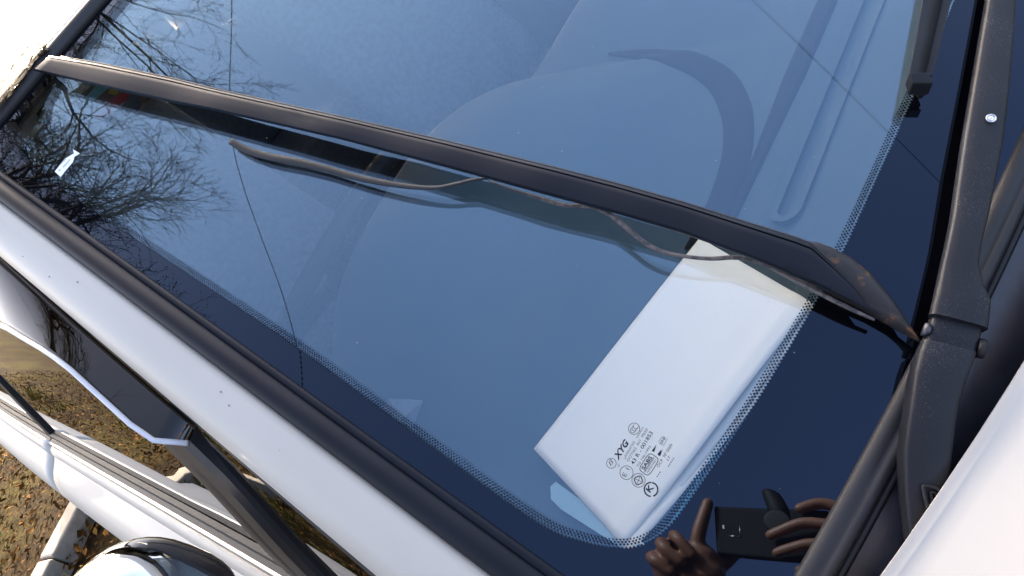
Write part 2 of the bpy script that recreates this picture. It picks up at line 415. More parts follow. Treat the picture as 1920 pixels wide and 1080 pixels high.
def PS(px, py, off=0.0):                 # sight line meets the side window sheet
    r = ray(px, py); lo = 0.15; f = lambda t: (CAM + t * r)[0] - (xside((CAM + t * r)[1], (CAM + t * r)[2]) - off)
    t = lo
    while t < 4:
        p = CAM + t * r
        if p[1] > 0.1 and p[2] < ztop(p[1]) + 0.004 and f(t) > 0: break
        lo = t; t += 0.004
    for _ in range(20):
        m = (lo + t) / 2
        if f(m) > 0: t = m
        else: lo = m
    return CAM + t * r
M_priv = glass_mat('privacy_glass', (0.02, 0.02, 0.02), 0.06)
M_visor = glass_mat('smoked_visor_acrylic', (0.10, 0.075, 0.055), 0.045)
M_inner = plain('grey_door_card', (0.03, 0.03, 0.034), 0.8, vary=0.15)
def side_sheet(y0, y1, z0f, z1f, off, ny, nz, sx):
    rows = []
    for i in range(ny + 1):
        y = y0 + (y1 - y0) * i / ny; z0, z1 = z0f(y), z1f(y)
        rows.append([(sx * (xside(y, z0 + (z1 - z0) * j / nz) - off), y, z0 + (z1 - z0) * j / nz) for j in range(nz + 1)])
    return rows
def door_x(y, z, k=1.0):
    return xbelt(y) + k * np.interp(z, [0.25, 0.3, 0.5, 0.7, 0.8, 0.86, 0.885, 0.900, 0.91], [-0.05, -0.075, -0.10, -0.112, -0.108, -0.092, -0.072, -0.045, -0.03])
DZ = [0.909, 0.904, 0.898, 0.890, 0.880, 0.868, 0.85, 0.82, 0.78, 0.72, 0.64, 0.54, 0.42, 0.32, 0.25]
for sx in (1, -1):
    # front door from its division bar to the centre post; rear side panel behind it
    for y0, y1, nm in ((0.12, 1.575, 'front_door'), (1.583, 3.55, 'rear_side_panel')):
        ys = np.linspace(y0, y1, 26)
        dr = sheet(nm, [[(sx * door_x(y, z), y, z) for z in DZ] for y in ys], M_paint, car, 0.004)
        # belt moulding: stepped bright and black strips below the glass
        prof = [(0.004, 0.945), (-0.003, 0.945), (-0.006, 0.934), (-0.013, 0.932)]
        loft('glass_channel', [[(sx * (xbelt(y) + dx), y, z) for dx, z in prof] for y in ys], M_rubber, dr, edge=40)
        prof = [(-0.010, 0.930), (-0.0145, 0.9325), (-0.018, 0.930), (-0.0185, 0.925), (-0.010, 0.922)]
        loft('bright_strip', [[(sx * (xbelt(y) + dx), y, z) for dx, z in prof] for y in ys], M_steel, dr, closed=True)
        prof = [(-0.014, 0.921), (-0.022, 0.924), (-0.028, 0.921), (-0.034, 0.914), (-0.036, 0.907), (-0.020, 0.904)]
        loft('belt_moulding', [[(sx * (xbelt(y) + dx), y, z) for dx, z in prof] for y in ys], M_paint, dr, closed=True)
        if nm == 'front_door':
            w = loft('door_window', side_sheet(0.49, 1.56, lambda y: 0.93, lambda y: ztop(y) - 0.03, 0.0, 30, 10, sx), M_side, dr)
            loft('quarter_window', side_sheet(0.16, 0.452, lambda y: 0.93, lambda y: max(0.935, ztop(y) - 0.016), 0.001, 16, 6, sx), M_side, dr)
            # window frame under the pillar and rail
            fr = []
            for y in np.linspace(0.10, 1.58, 50):
                zt = ztop(y)
                fr.append([(sx * (xside(y, zt - d) - o_), y, zt - d) for d, o_ in ((0.004, -0.012), (0.002, 0.004), (0.006, 0.009), (0.012, 0.009), (0.015, 0.005), (0.021, 0.006), (0.026, 0.002), (0.026, -0.012))])
            loft('window_frame', fr, M_rubber, dr, closed=True)
            if sx == 1:
                bl_ = resamp([(300, 812), (390, 900), (500, 1020), (572, 1092), (610, 1130)], 14); br_ = resamp([(318, 772), (440, 890), (550, 1015), (622, 1090), (665, 1130)], 14)
                bq = [(PS(*a_), PS(*b_)) for a_, b_ in zip(bl_, br_)]
            rws = []
            for l_, r_ in bq:
                w_ = r_ - l_; ox = np.array([-1.0, 0, 0.25])
                pr = [(0, -0.010), (0.0, 0.004), (0.10, 0.008), (0.45, 0.008), (0.50, 0.005), (0.55, 0.010), (0.92, 0.011), (1.0, 0.006), (1.0, -0.010)]
                rws.append([(l_ + w_ * f + ox * o_) * np.array([sx, 1, 1]) for f, o_ in pr])
            loft('division_bar', rws, M_plastic, dr, closed=True, edge=25)
            # smoked rain visor along the window top
            if sx == 1:
                fe = [(0, 612), (75, 664), (150, 722), (225, 785), (262, 808), (285, 819), (306, 827)]
                fp = np.array([PS(x, y, 0.050) for x, y in fe][::-1])
                fy = np.concatenate([fp[:, 1], [1.3, 1.58]]); fz = np.concatenate([fp[:, 2], [fp[-1, 2] + 0.015, fp[-1, 2] + 0.02]])
                od = np.argsort(fy); fy, fz = fy[od], fz[od]
            rws = []
            for y in np.linspace(fy[0] + 0.002, 1.57, 46):
                zt = ztop(y) - 0.010; zb = float(np.interp(y, fy, fz)); rr = []
                for j in range(9):
                    u = j / 8; z = zt + (min(zb, zt - 0.004) - zt) * u
                    o_ = 0.009 + 0.033 * u ** 0.9 * min(1, (y - fy[0]) / 0.05 + 0.35)
                    rr.append((sx * (xside(y, z) - o_ - 0.013 * math.sin(math.pi * min(1, max(0, (z - ZB) / (ztop(y) - ZB))))), y, z))
                rws.append(rr)
            vi = sheet('rain_visor', rws, M_visor, dr, 0.003)
            tube('visor_rim', [np.array(r[-1]) + np.array([0, 0, -0.001]) for r in rws], 0.0028, plain('frosted_visor_edge', (0.55, 0.56, 0.6), 0.35), vi, 6)
            # door mirror shell and its bracket
        else:
            loft('rear_window', side_sheet(1.60, 3.35, lambda y: 0.93, lambda y: ztop(y) - 0.03, 0.0, 20, 8, sx), M_priv, dr)
    rws = []
    for i in range(13):
        u = i / 12; y = 1.579; z = (ztop(y)) * (1 - u) + 0.91 * u
        rws.append([(sx * (xside(y, z) - o_), y + f, z) for f, o_ in ((-0.022, -0.02), (-0.022, 0.005), (-0.006, 0.008), (0.0, 0.004), (0.006, 0.008), (0.022, 0.005), (0.022, -0.02))])
    loft('centre_post', rws, M_plastic, car, closed=True, edge=40)
    # roof rail
    rws = []
    for y in np.linspace(YT - 0.02, 3.55, 30):
        xt, zt = xtop(y), ztop(y)
        rws.append([(sx * (xt + dx), y, zt + dz) for dx, dz in ((0.014, -0.006), (0.002, 0.0), (0.0, 0.010), (0.008, 0.024), (0.025, 0.036), (0.05, 0.044), (0.06, 0.02))])
    loft('roof_rail', rws, M_paint, car, closed=True, edge=60)

# --- roof with its drip groove, head lining beneath
def roof_row(t, dz=0.0, w=None):
    r = []
    for j in range(33):
        s = 2 * j / 32 - 1
        a = s * 0.625; p0 = Q(a, b_top(a) + 0.013, 0.004)
        y = p0[1] + (3.55 - p0[1]) * t
        z = p0[2] + (ZRAIL + 0.045 + 0.03 * (1 - s * s) - p0[2]) * min(1, t * 4) + 0.125 * (1 - math.exp(-(y - p0[1]) / 0.55))
        r.append((a * (1 + 0.02 * min(1, t * 4)), y, z + dz))
    return r
TS = [0, 0.004, 0.01, 0.02, 0.04, 0.07, 0.11, 0.16, 0.22, 0.3, 0.4, 0.55, 0.7, 0.85, 1.0]
sheet('roof', [roof_row(t) for t in TS], M_paint, car, 0.004)
loft('head_lining', [roof_row(t, -0.03) for t in TS], M_liner, car)
for sx in (1, -1):
    vsr = [[Q(sx * a, 0.70 + 0.2 * a * a - d, -0.035 - 0.10 * d) for a in np.linspace(0.10, 0.56, 12)] for d in np.linspace(-0.02, 0.006, 4)]
    sheet('sun_visor', vsr, M_liner, car, 0.015)
for sx in (1, -1):
    sheet('rear_pillar', [[(sx * (xside(y, z) - 0.006), y, z) for z in np.linspace(0.91, ztop(y) + 0.02, 8)] for y in np.linspace(3.33, 3.60, 6)], M_paint, car, 0.02)
box('rear_header', -0.78, 0.78, 3.40, 3.58, 1.40, 1.50, M_liner, car)
# --- tail of the body
rws = []
for z, dy in ((0.3, 0.05), (0.6, 0.10), (0.92, 0.10), (1.05, 0.07), (1.3, 0.0), (1.50, -0.06), (1.54, -0.1)):
    rws.append([(s * (0.80 if z > 1.0 else 0.92) * (1 if abs(s) < 1 else 1), 3.50 + dy - 0.05 * s * s, z) for s in np.linspace(-1, 1, 17)])
sheet('tailgate', rws, M_paint, car, 0.02)

# --- bonnet
he = [WA(x, y, 0.026) for x, y in [(1920, 660), (1860, 757), (1799, 855), (1705, 995), (1634, 1080)]]
hf = np.polyfit([p[0] ** 2 for p in he], [p[1] for p in he], 1)
def hood_edge(a): return Q(a, float(np.polyval(hf, a * a)), 0.026)
rws = []
HA = np.linspace(-0.77, 0.77, 45)
def hood_pt(a, dy):
    e = hood_edge(a); s = min(1.0, dy / 1.0)
    return e + np.array([0, -dy, 0.004 - 0.17 * dy - 0.05 * s ** 3 - 0.004 * (1 if dy > 0.003 else 0)])
rws.append([hood_edge(a) + np.array([0, -0.02, -0.022]) for a in HA]); rws.append([hood_edge(a) + np.array([0, -0.002, -0.014]) for a in HA])
rws.append([hood_edge(a) + np.array([0, 0.0006, -0.004]) for a in HA]); rws.append([hood_edge(a) + np.array([0, -0.0006, -0.0008]) for a in HA])
for dy in (0.003, 0.008, 0.02, 0.05, 0.1, 0.2, 0.35, 0.5, 0.7, 0.85, 0.95, 1.0):
    rws.append([hood_pt(a, dy) for a in HA])
sheet('bonnet', rws, M_paint, car, 0.003)
for sx in (1, -1):
    rws = []
    for y in np.linspace(0.113, -1.0, 24):
        e = hood_pt(0.776, max(0.0, hood_edge(0.776)[1] - y)); z0 = e[2] if y < hood_edge(0.776)[1] else Q(0.776, -0.02, -0.05)[2]
        xo = door_x(0.15, 0.7) + 0.03 * max(0, -y) ** 2
        arch = 0.36 * math.sqrt(max(0, 1 - ((y + 0.55) / 0.36) ** 2)) if abs(y + 0.55) < 0.36 else 0
        zl = 0.30 + arch
        zz = [z0, z0 - 0.012, z0 - 0.03, z0 - 0.07, z0 - 0.13, max(0.6, zl), max(0.45, zl), zl]
        xx = [-0.776, -0.80, -0.835, -0.88, xo + 0.01, xo, xo + 0.005, xo + 0.02]
        rws.append([(sx * x, y, z) for x, z in zip(xx, zz)])
    sheet('front_wing', rws, M_paint, car, 0.004)
rws = []
for z, dy in ((0.28, 0.05), (0.45, -0.08), (0.60, -0.06), (0.78, 0.03)):
    rws.append([(s * 0.895, -1.02 + dy + 0.12 * s * s, z) for s in np.linspace(-1, 1, 17)])
sheet('front_bumper', rws, M_paint, car, 0.02)
for wx, wy in ((-0.86, -0.55), (0.86, -0.55), (-0.88, 2.55), (0.88, 2.55)):
    wh = empty('wheel', (wx, wy, 0.31), parent=car); sgx = 1 if wx > 0 else -1
    tr_ = []
    for i in range(40):
        t = 2 * math.pi * i / 40
        tr_.append([np.array([wx + sgx * dx, wy + r * math.cos(t), 0.31 + r * math.sin(t)]) for dx, r in ((-0.10, 0.20), (-0.10, 0.28), (-0.07, 0.31), (0.05, 0.31), (0.08, 0.28), (0.08, 0.20))])
    V, F = grid(tr_, close_u=True, close_v=True); mesh('tyre', V, F, M_rubber, wh)
    rm = [[np.array([wx + sgx * dx, wy + r * math.cos(2 * math.pi * i / 30), 0.31 + r * math.sin(2 * math.pi * i / 30)]) for i in range(30)] for dx, r in ((0.06, 0.2), (0.05, 0.17), (0.03, 0.06), (0.055, 0.03))]
    V, F = grid(rm, close_u=True, caps=True); mesh('rim', V, F, M_steel, wh)

# --- cowl panel between the seal and the bonnet
M_cowl = plain('grey_black_cowl_plastic', (0.030, 0.032, 0.042), 0.32, vary=0.3, scale=35, bump=0.25, bscale=700)
cp = [(-0.013, -0.002), (-0.020, -0.003), (-0.026, -0.0035), (-0.045, -0.008), (-0.060, -0.016), (-0.075, -0.026), (-0.11, -0.040)]
cowl = loft('cowl_panel', [[Q(a, b_bot(a) + db, h) for db, h in cp] for a in np.linspace(-0.74, 0.74, 60)], M_cowl, car)
loft('cowl_edge', [[Q(a, b_bot(a) + db, h) for db, h in ((-0.0135, 0.001), (-0.0165, 0.0016), (-0.0185, 0.0006), (-0.016, -0.004))] for a in np.linspace(-0.73, 0.73, 60)], M_plastic, cowl, closed=True)

# --- wiper: folded steel arm, knuckle, root casting, blade
wiper = empty('wiper', Q(-0.55, -0.09, 0.0), parent=car); wiper['label'] = 'black wiper with worn arm parked at the foot of the windscreen'
def channel(stations, hs, lows, name, mat, par, ext=None, edge=55):
    rows = []
    Lp = [W(*l, h) for (l, r), h in zip(stations, hs)]; Rp = [W(*r, h) for (l, r), h in zip(stations, hs)]
    if ext is not None:
        dl = (Lp[0] - Lp[2]); dr_ = (Rp[0] - Rp[2]); dl /= np.linalg.norm(dl); dr_ /= np.linalg.norm(dr_)
        pre = [(Lp[0] + dl * e + X_ * 0.0, Rp[0] + dl * e + (Lp[0] - Rp[0]) * k) for e, k in ext][::-1]
        Lp = [p[0] for p in pre] + Lp; Rp = [p[1] for p in pre] + Rp; lows = [lows[0]] * len(pre) + list(lows); hs = [hs[0]] * len(pre) + list(hs)
    for l, r, lo in zip(Lp, Rp, lows):
        a, b = ab((l + r) / 2); nn = N_ + X_ * a / RG; nn /= np.linalg.norm(nn); w = r - l
        rows.append([l - nn * lo + w * 0.02, l - nn * lo * 0.35 - w * 0.015, l - nn * 0.0022 + w * 0.01, l - nn * 0.0006 + w * 0.045, l + w * 0.11, l + w * 0.3 + nn * 0.0006, l + w * 0.7 + nn * 0.0006,
                     r - w * 0.11, r - nn * 0.0006 - w * 0.045, r - nn * 0.0022 - w * 0.01, r - nn * lo * 0.35 + w * 0.015, r - nn * lo - w * 0.02])
    return loft(name, rows, mat, par, closed=True, edge=edge)
arm = channel([((1852, 0), (1907, 0)), ((1840, 70), (1903, 70)), ((1824, 165), (1895, 165)), ((1808, 260), (1884, 260)), ((1795, 350), (1868, 345)), ((1788, 400), (1857, 398)), ((1778, 450), (1845, 446)),
               ((1768, 495), (1838, 492)), ((1760, 530), (1848, 530)), ((1755, 552), (1861, 562)), ((1750, 572), (1858, 590)), ((1747, 586), (1855, 614))],
              [0.026, 0.027, 0.029, 0.031, 0.032, 0.033, 0.034, 0.035, 0.035, 0.036, 0.036, 0.036], [0.012] * 12, 'wiper_arm', M_arm, wiper, ext=[(0.15, 0.1), (0.3, 0.35), (0.40, 0.5)])
channel([((1753, 580), (1848, 604)), ((1746, 600), (1841, 630)), ((1740, 622), (1836, 652)), ((1736, 640), (1832, 668))], [0.031, 0.032, 0.031, 0.030], [0.016] * 4, 'knuckle', M_arm, wiper)
channel([((1733, 634), (1834, 660)), ((1724, 660), (1829, 676)), ((1715, 700), (1817, 706)), ((1707, 760), (1802, 752)), ((1700, 805), (1795, 795)), ((1695, 850), (1790, 838)), ((1697, 920), (1782, 900)), ((1704, 995), (1775, 960)), ((1712, 1050), (1770, 1010))],
        [0.035, 0.036, 0.036, 0.034, 0.032, 0.029, 0.024, 0.019, 0.015], [0.020, 0.024, 0.026, 0.026, 0.026, 0.026, 0.024, 0.02, 0.02], 'arm_root', M_arm, wiper)
M_pin = plain('dull_pin_steel', (0.10, 0.10, 0.11), 0.5, metal=1.0)
def pin(px0, px1, h, rad, name, mat, par):
    tube(name, [W(*px0, h), W(*px1, h)], rad, mat, par, 16)
pin((1731, 617), (1744, 621), 0.028, 0.0042, 'hinge_pin', M_pin, wiper)
pin((1832, 652), (1846, 655), 0.027, 0.006, 'hinge_pin', M_plastic, wiper)
# raised rib on the root
rib = [(1740, 955), (1731, 916), (1735, 911), (1754, 915), (1766, 925)]
tube('rib', spline([W(x, y, 0.0255) for x, y in rib], 20), 0.0011, M_plastic, wiper, 6)
rib = [(1750, 945), (1745, 926), (1750, 923), (1762, 930)]
tube('rib', spline([W(x, y, 0.0250) for x, y in rib], 16), 0.0008, M_plastic, wiper, 6)
# screw
sc = W(1858, 223, 0.0312); sa, sb = ab(sc); sn = N_ + X_ * sa / RG; sn /= np.linalg.norm(sn)
s1 = np.cross(sn, X_); s1 /= np.linalg.norm(s1); s2 = np.cross(sn, s1)
def ring(name, c, n, r0_, r1_, hgt, mat, par, seg=24, **kw):
    u = np.cross(n, [0.3, 0.8, 0.5]); u /= np.linalg.norm(u); v = np.cross(n, u); rows = []
    for r, h in ((r0_, 0), (r0_, hgt), ((r0_ + r1_) / 2, hgt * 1.2), (r1_, hgt), (r1_, 0)):
        rows.append([c + n * h + r * (math.cos(2 * math.pi * k / seg) * u + math.sin(2 * math.pi * k / seg) * v) for k in range(seg)])
    V, F = grid(rows, close_u=True); return mesh(name, V, F, mat, par, **kw)
ring('screw_collar', sc, sn, 0.0021, 0.0031, 0.0012, M_steel, wiper)
ellipsoid('screw_head', sc + sn * 0.0002, s1 * 0.0021, s2 * 0.0021, sn * 0.0014, M_chrome, wiper, 16, 8)
# blade
def blade_row(e, w0, w1, prof):
    return [e[0] + 0 for e in ()]
bl = [((1731, 0), (1784, 0)), ((1719, 70), (1766, 70)), ((1711, 110), (1756, 112)), ((1706, 138), (1748, 140))]
BH = 0.022
Lp = [W(*l, BH) for l, r in bl]; Rp = [W(*r, BH - 0.008) for l, r in bl]
dl = Lp[0] - Lp[3]; dl /= np.linalg.norm(dl)
Lp = [Lp[0] + dl * e + X_ * 0 - S_ * 0.01 * e for e in (0.5, 0.35, 0.2, 0.1)] + Lp; Rp = [Rp[0] + dl * e - S_ * 0.01 * e for e in (0.5, 0.35, 0.2, 0.1)] + Rp
rows = []
for l, r in zip(Lp, Rp):
    w = r - l; nn = N_
    rows.append([l - nn * 0.006, l, l + w * 0.12 + nn * 0.001, l + w * 0.55 + nn * 0.001, l + w * 0.72 - nn * 0.003, r, r - nn * 0.004, l + w * 0.5 - nn * 0.010])
blade = loft('wiper_blade', rows, M_plastic, wiper, closed=True, edge=40)
l, r = W(1704, 138, BH + 0.001), W(1743, 138, BH + 0.001); dn = W(1711, 159, BH - 0.002) - l
obox('end_cap', (l + r) / 2 + dn * 0.45 - N_ * 0.005, (r - l) * 0.5, dn * 0.5, N_ * 0.006, M_plastic, blade, 0.001)
rl = [ab((l_ + r_) / 2) for l_, r_ in zip(Lp, Rp)]; e_ = ab(W(1725, 178, 0.005)); rl.append(e_)
rows = [[Q(a, b + 0.002, 0.016), Q(a, b + 0.003, 0.006), Q(a, b + 0.0008, 0.0015), Q(a, b - 0.0008, 0.0015), Q(a, b - 0.003, 0.006), Q(a, b - 0.002, 0.016)] for a, b in rl]
loft('squeegee', rows, M_rubber, blade, closed=True)

av = np.array([v.co for v in arm.data.vertices]) + np.array(wiper.location); tip = av[:12].mean(0)
bm_ = [(l_ + r_) / 2 for l_, r_ in zip(Lp, Rp)]; bk = min(np.linspace(0, 1, 60), key=lambda t: np.linalg.norm(bm_[0] + (bm_[4] - bm_[0]) * t - tip)); bpt = bm_[0] + (bm_[4] - bm_[0]) * bk
tube('blade_hook', spline([tip - dl * 0.02, tip + dl * 0.01, (tip + bpt) / 2 + N_ * 0.006 + dl * 0.012, bpt + N_ * 0.003, bpt - dl * 0.012 + N_ * 0.001], 16), 0.0048, M_plastic, wiper, 8)
# ------------------------------------------------------------------ inside the car
def dash_z(x, y):
    z = 0.955 - 0.02 * (x / 0.75) ** 4 * 0.6
    # hooded instrument binnacle in front of the wheel
    u = (x + 0.385) / 0.27; lat = max(0.0, 1 - abs(u) ** 2.6) ** 0.8
    t = min(1.0, max(0.0, (y - 0.14) / 0.40)); t = t * t * (3 - 2 * t)
    z += 0.082 * lat * t
    # soft swell towards the middle of the car
    z += 0.015 * math.exp(-((x - 0.05) / 0.35) ** 2) * min(1, max(0, (y - 0.2) / 0.3))
    # defroster trough
    z -= 0.006 * math.exp(-((y - 0.085) / 0.012) ** 2) * (1 / (1 + math.exp((abs(x + 0.05) - 0.36) / 0.01)))
    return z
def dash_rear(x): return 0.575 + 0.05 * math.exp(-((x + 0.385) / 0.22) ** 4) - 0.16 * max(0, abs(x + 0.385) - 0.15) ** 2 * (1 if x < -0.385 else 0.3)
rows = []
for x in np.concatenate([np.linspace(-0.775, -0.05, 90), np.linspace(-0.03, 0.775, 50)]):
    yr = dash_rear(x); r = []
    a_front = b_bot(x); y0 = Q(x, a_front + 0.005, -0.02)[1]
    r.append((x, y0 - 0.05, 0.90))
    for y in np.concatenate([np.linspace(y0 - 0.03, 0.13, 36), np.linspace(0.14, yr - 0.02, 34)]): r.append((x, y, dash_z(x, y)))
    zr = dash_z(x, yr - 0.02)
    r += [(x, yr - 0.008, zr - 0.002), (x, yr, zr - 0.010), (x, yr - 0.004, zr - 0.022), (x, yr - 0.05, zr - 0.03), (x, yr - 0.04, 0.80), (x, yr + 0.03, 0.62), (x, yr - 0.1, 0.3)]
    rows.append(r)
dash = loft('dashboard', rows, M_dash, car)
def vent(x0, x1, y):
    n = 24; inner, outer = [], []
    for k in range(n):
        t = 2 * math.pi * k / n; cx = x1 if math.cos(t) > 0 else x0
        inner.append((cx + 0.008 * math.cos(t), y + 0.008 * math.sin(t))); outer.append((cx + 0.015 * math.cos(t), y + 0.015 * math.sin(t)))
    rows = [[(x, yy, dash_z(-0.3, 0.12) + dz) for x, yy in ring_] for ring_, dz in ((outer, -0.004), (outer, 0.002), (inner, 0.001), (inner, -0.006))]
    V, F = grid(rows, close_u=True); v = mesh('defroster_vent', V, F, M_dash, dash, edge=30)
    box('slot', x0 - 0.004, x1 + 0.004, y - 0.007, y + 0.007, 0.940, 0.9475, M_dark, v)
vent(-0.365, 0.26, 0.085)
def dash_ribbon(name, pts, wid, mat, lift=0.0025, n=40):
    P = spline(pts, n); rows = []
    for i in range(n):
        d = P[min(n - 1, i + 1)] - P[max(0, i - 1)]; d /= np.linalg.norm(d); pr = np.array([-d[1], d[0]]); w = wid * min(1.0, 0.15 + i / 12)
        rows.append([(x, y, dash_z(x, y) + (lift if abs(t) < 0.9 else -0.002)) for t in (-1, -0.85, -0.4, 0, 0.4, 0.85, 1) for x, y in [P[i] + pr * w * t]])
    return loft(name, rows, mat, dash)
M_dash_shade = plain('painted_dash_shade', (0.005, 0.008, 0.012), 0.8, spec=0.1, vary=0.1)  # near-black colour that stands in for shade on the dashboard
dash_ribbon('binnacle_shade', [PZ(x, y, 0.955)[:2] for x, y in [(1150, 112), (1230, 112), (1300, 128), (1355, 158), (1382, 210), (1385, 270), (1372, 330), (1345, 400), (1310, 470)]], 0.017, M_dash_shade)  # shadow arc round the binnacle, painted as a dark ribbon
dash_ribbon('dash_shade_band', [(x, 0.135) for x in np.linspace(-0.40, 0.40, 8)], 0.013, M_dash_shade)  # band of shade beside the vent, also painted as a dark ribbon
# steering wheel
sw = empty('steering_wheel', (-0.385, 0.87, 0.93), parent=car)
wc = np.array([-0.385, 0.865, 0.935]); wn = np.array([0, 0.50, 0.866]); wu = np.array([1.0, 0, 0]); wv = np.cross(wn, wu)
rr = []
for i in range(64):
    t = 2 * math.pi * i / 64; c = wc + 0.188 * (math.cos(t) * wu + math.sin(t) * wv); e = math.cos(t) * wu + math.sin(t) * wv
    rr.append([c + 0.0155 * (math.cos(q) * e + math.sin(q) * wn) for q in np.linspace(0, 2 * math.pi, 13)[:-1]])
V, F = grid(rr, close_u=True, close_v=True); M_wheel = plain('grey_wheel_leather', (0.010, 0.012, 0.016), 0.6, spec=0.2, vary=0.1); mesh('rim', V, F, M_wheel, sw)
ellipsoid('airbag_cover', wc - wn * 0.03 - wv * 0.01, wu * 0.085, wv * 0.075, wn * 0.035, M_wheel, sw, f=lambda q: np.sign(q) * np.abs(q) ** 0.75)
for ang in (-8, 188, 250, 290):
    t = R_(ang); e = math.cos(t) * wu + math.sin(t) * wv
    tube('spoke', [wc - wn * 0.025 + e * 0.05, wc - wn * 0.012 + e * 0.12, wc + e * 0.186], [0.016, 0.014, 0.012], M_wheel, sw, 10)
tube('column_shroud', [wc - wn * 0.03, wc - wn * 0.16 - np.array([0, 0.06, 0])], [0.045, 0.06], M_dark, sw, 16)
# seats with a wrinkled cloth cover on the passenger's
def seat(cx, wrinkle):
    st = empty('seat', (cx, 1.25, 0.3), parent=car)
    def cushion(name, c, ex, ey, ez, wr):
        rows = []
        for i in range(41):
            r = []
            for j in range(41):
                u, v = 2 * i / 40 - 1, 2 * j / 40 - 1; edge_ = (1 - abs(u) ** 6) * (1 - abs(v) ** 6)
                h = edge_ ** 0.6 + wr * 0.16 * math.sin(9 * u + 5 * math.sin(3 * v)) * math.sin(2.2 * v + u) * edge_ - 0.25 * (1 - abs(u)) * edge_ * (1 - wr)
                r.append(c + u * ex + v * ey + h * ez)
            rows.append(r)
        return sheet(name, rows, M_seat, st, 0.02)
    cushion('cushion', np.array([cx, 1.17, 0.50]), np.array([0.25, 0, 0]), np.array([0, 0.26, -0.03]), np.array([0, 0, 0.09]), wrinkle)
    cushion('backrest', np.array([cx, 1.50, 0.86]), np.array([0.23, 0, 0]), np.array([0, 0.12, 0.32]), np.array([0, -0.08, 0.03]), wrinkle)
    ellipsoid('headrest', (cx, 1.67, 1.24), (0.13, 0, 0), (0, 0.05, 0), (0, 0.01, 0.075), M_seat, st, f=lambda q: np.sign(q) * np.abs(q) ** 0.7)
seat(-0.385, 0.0); seat(0.385, 1.0)
box('floor_pan', -0.80, 0.80, -0.1, 3.45, 0.26, 0.30, M_dark, car)
box('bulkhead', -0.78, 0.78, -0.22, -0.19, 0.30, 0.88, M_dark, car)
for sx in (1, -1):
    rows = [[(sx * (xbelt(y) + dx), y, z) for dx, z in ((0.012, 0.932), (0.05, 0.925), (0.06, 0.85), (0.045, 0.6), (0.05, 0.3))] for y in np.linspace(0.25, 3.4, 20)]
    loft('door_card', rows, M_inner, car)
    rows = [[Q(sx * (a_gap(b) + da), b, h) for da, h in ((-0.03, -0.008), (-0.004, -0.012), (0.006, -0.03), (-0.02, -0.07), (-0.05, -0.07))] for b in np.linspace(-0.03, 0.76, 24)]
    loft('pillar_trim', rows, plain('pillar_trim_plastic', (0.09, 0.09, 0.095), 0.7), car)
box('rear_bench', -0.6, 0.6, 2.3, 2.75, 0.3, 0.62, M_seat, car, 0.05)
box('rear_backrest', -0.6, 0.6, 2.72, 2.9, 0.6, 1.12, M_seat, car, 0.05)

# --- door mirror (right-hand side, surveyed) and its twin
M_mglass = plain('mirror_black_inset', (0.015, 0.015, 0.018), 0.25, vary=0.3, scale=150, bump=0.3, bscale=900)
def door_mirror(sx):
    mc = AT(235, 1240, 0.86); mc = np.array([mc[0], mc[1], mc[2]])
    mr = empty('door_mirror', (sx * mc[0], mc[1], mc[2]), parent=car)
    fx = np.array([sx, 1.0, 1.0])
    e1 = np.array([0.95, -0.25, 0.1]); e1 /= np.linalg.norm(e1); e3 = np.array([0.0, 0.1, 1.0]); e3 -= e1 * (e3 @ e1); e3 /= np.linalg.norm(e3); e2 = np.cross(e3, e1)
    sq = lambda q: np.sign(q) * np.abs(q) ** np.array([0.75, 1.0, 0.75])
    ellipsoid('mirror_shell', mc * fx, e1 * 0.115 * fx, e2 * 0.065 * fx, e3 * 0.085 * fx, M_chrome, mr, 40, 24, f=sq)
    return mr, mc, e1, e2, e3
for sx in (1, -1): mrr = door_mirror(sx)

# ------------------------------------------------------------------ loose moulding strip lying across the glass
strip = empty('trim_strip', W(800, 300, 0.0), 'dented black trim strip lying slantwise across the windscreen, rubber edging torn loose', 'trim strip')
tp = [(93, 104), (185, 119), (320, 147), (400, 167), (640, 220), (840, 266), (1040, 315), (1160, 346), (1280, 380), (1400, 418), (1490, 446), (1522, 458), (1560, 494), (1600, 536), (1633, 579)]
bp = [(61, 132), (165, 157), (320, 192), (400, 207), (640, 262), (840, 315), (1040, 370), (1160, 402), (1280, 438), (1400, 482), (1490, 519), (1520, 531), (1560, 548), (1600, 566), (1633, 582)]
hp = [0.019, 0.021, 0.024, 0.026, 0.030, 0.031, 0.031, 0.030, 0.029, 0.028, 0.027, 0.026, 0.025, 0.025, 0.025]
NS = 120
tpp, bpp, hh = resamp(tp, NS), resamp(bp, NS), resamp([[h] for h in hp], NS)[:, 0]
def strip_h(i): return hh[i]
rows = []; edge_top = []; edge_bot = []
prof = [(0.0, -0.0065), (0.0, -0.0025), (0.03, -0.0006), (0.09, 0.0), (0.12, -0.0012), (0.15, 0.0), (0.3, 0.0003), (0.5, 0.0005), (0.7, 0.0004), (0.88, 0.0), (0.96, -0.0018), (1.0, -0.0050), (0.985, -0.0068), (0.8, -0.0030), (0.4, -0.0022), (0.06, -0.0030)]
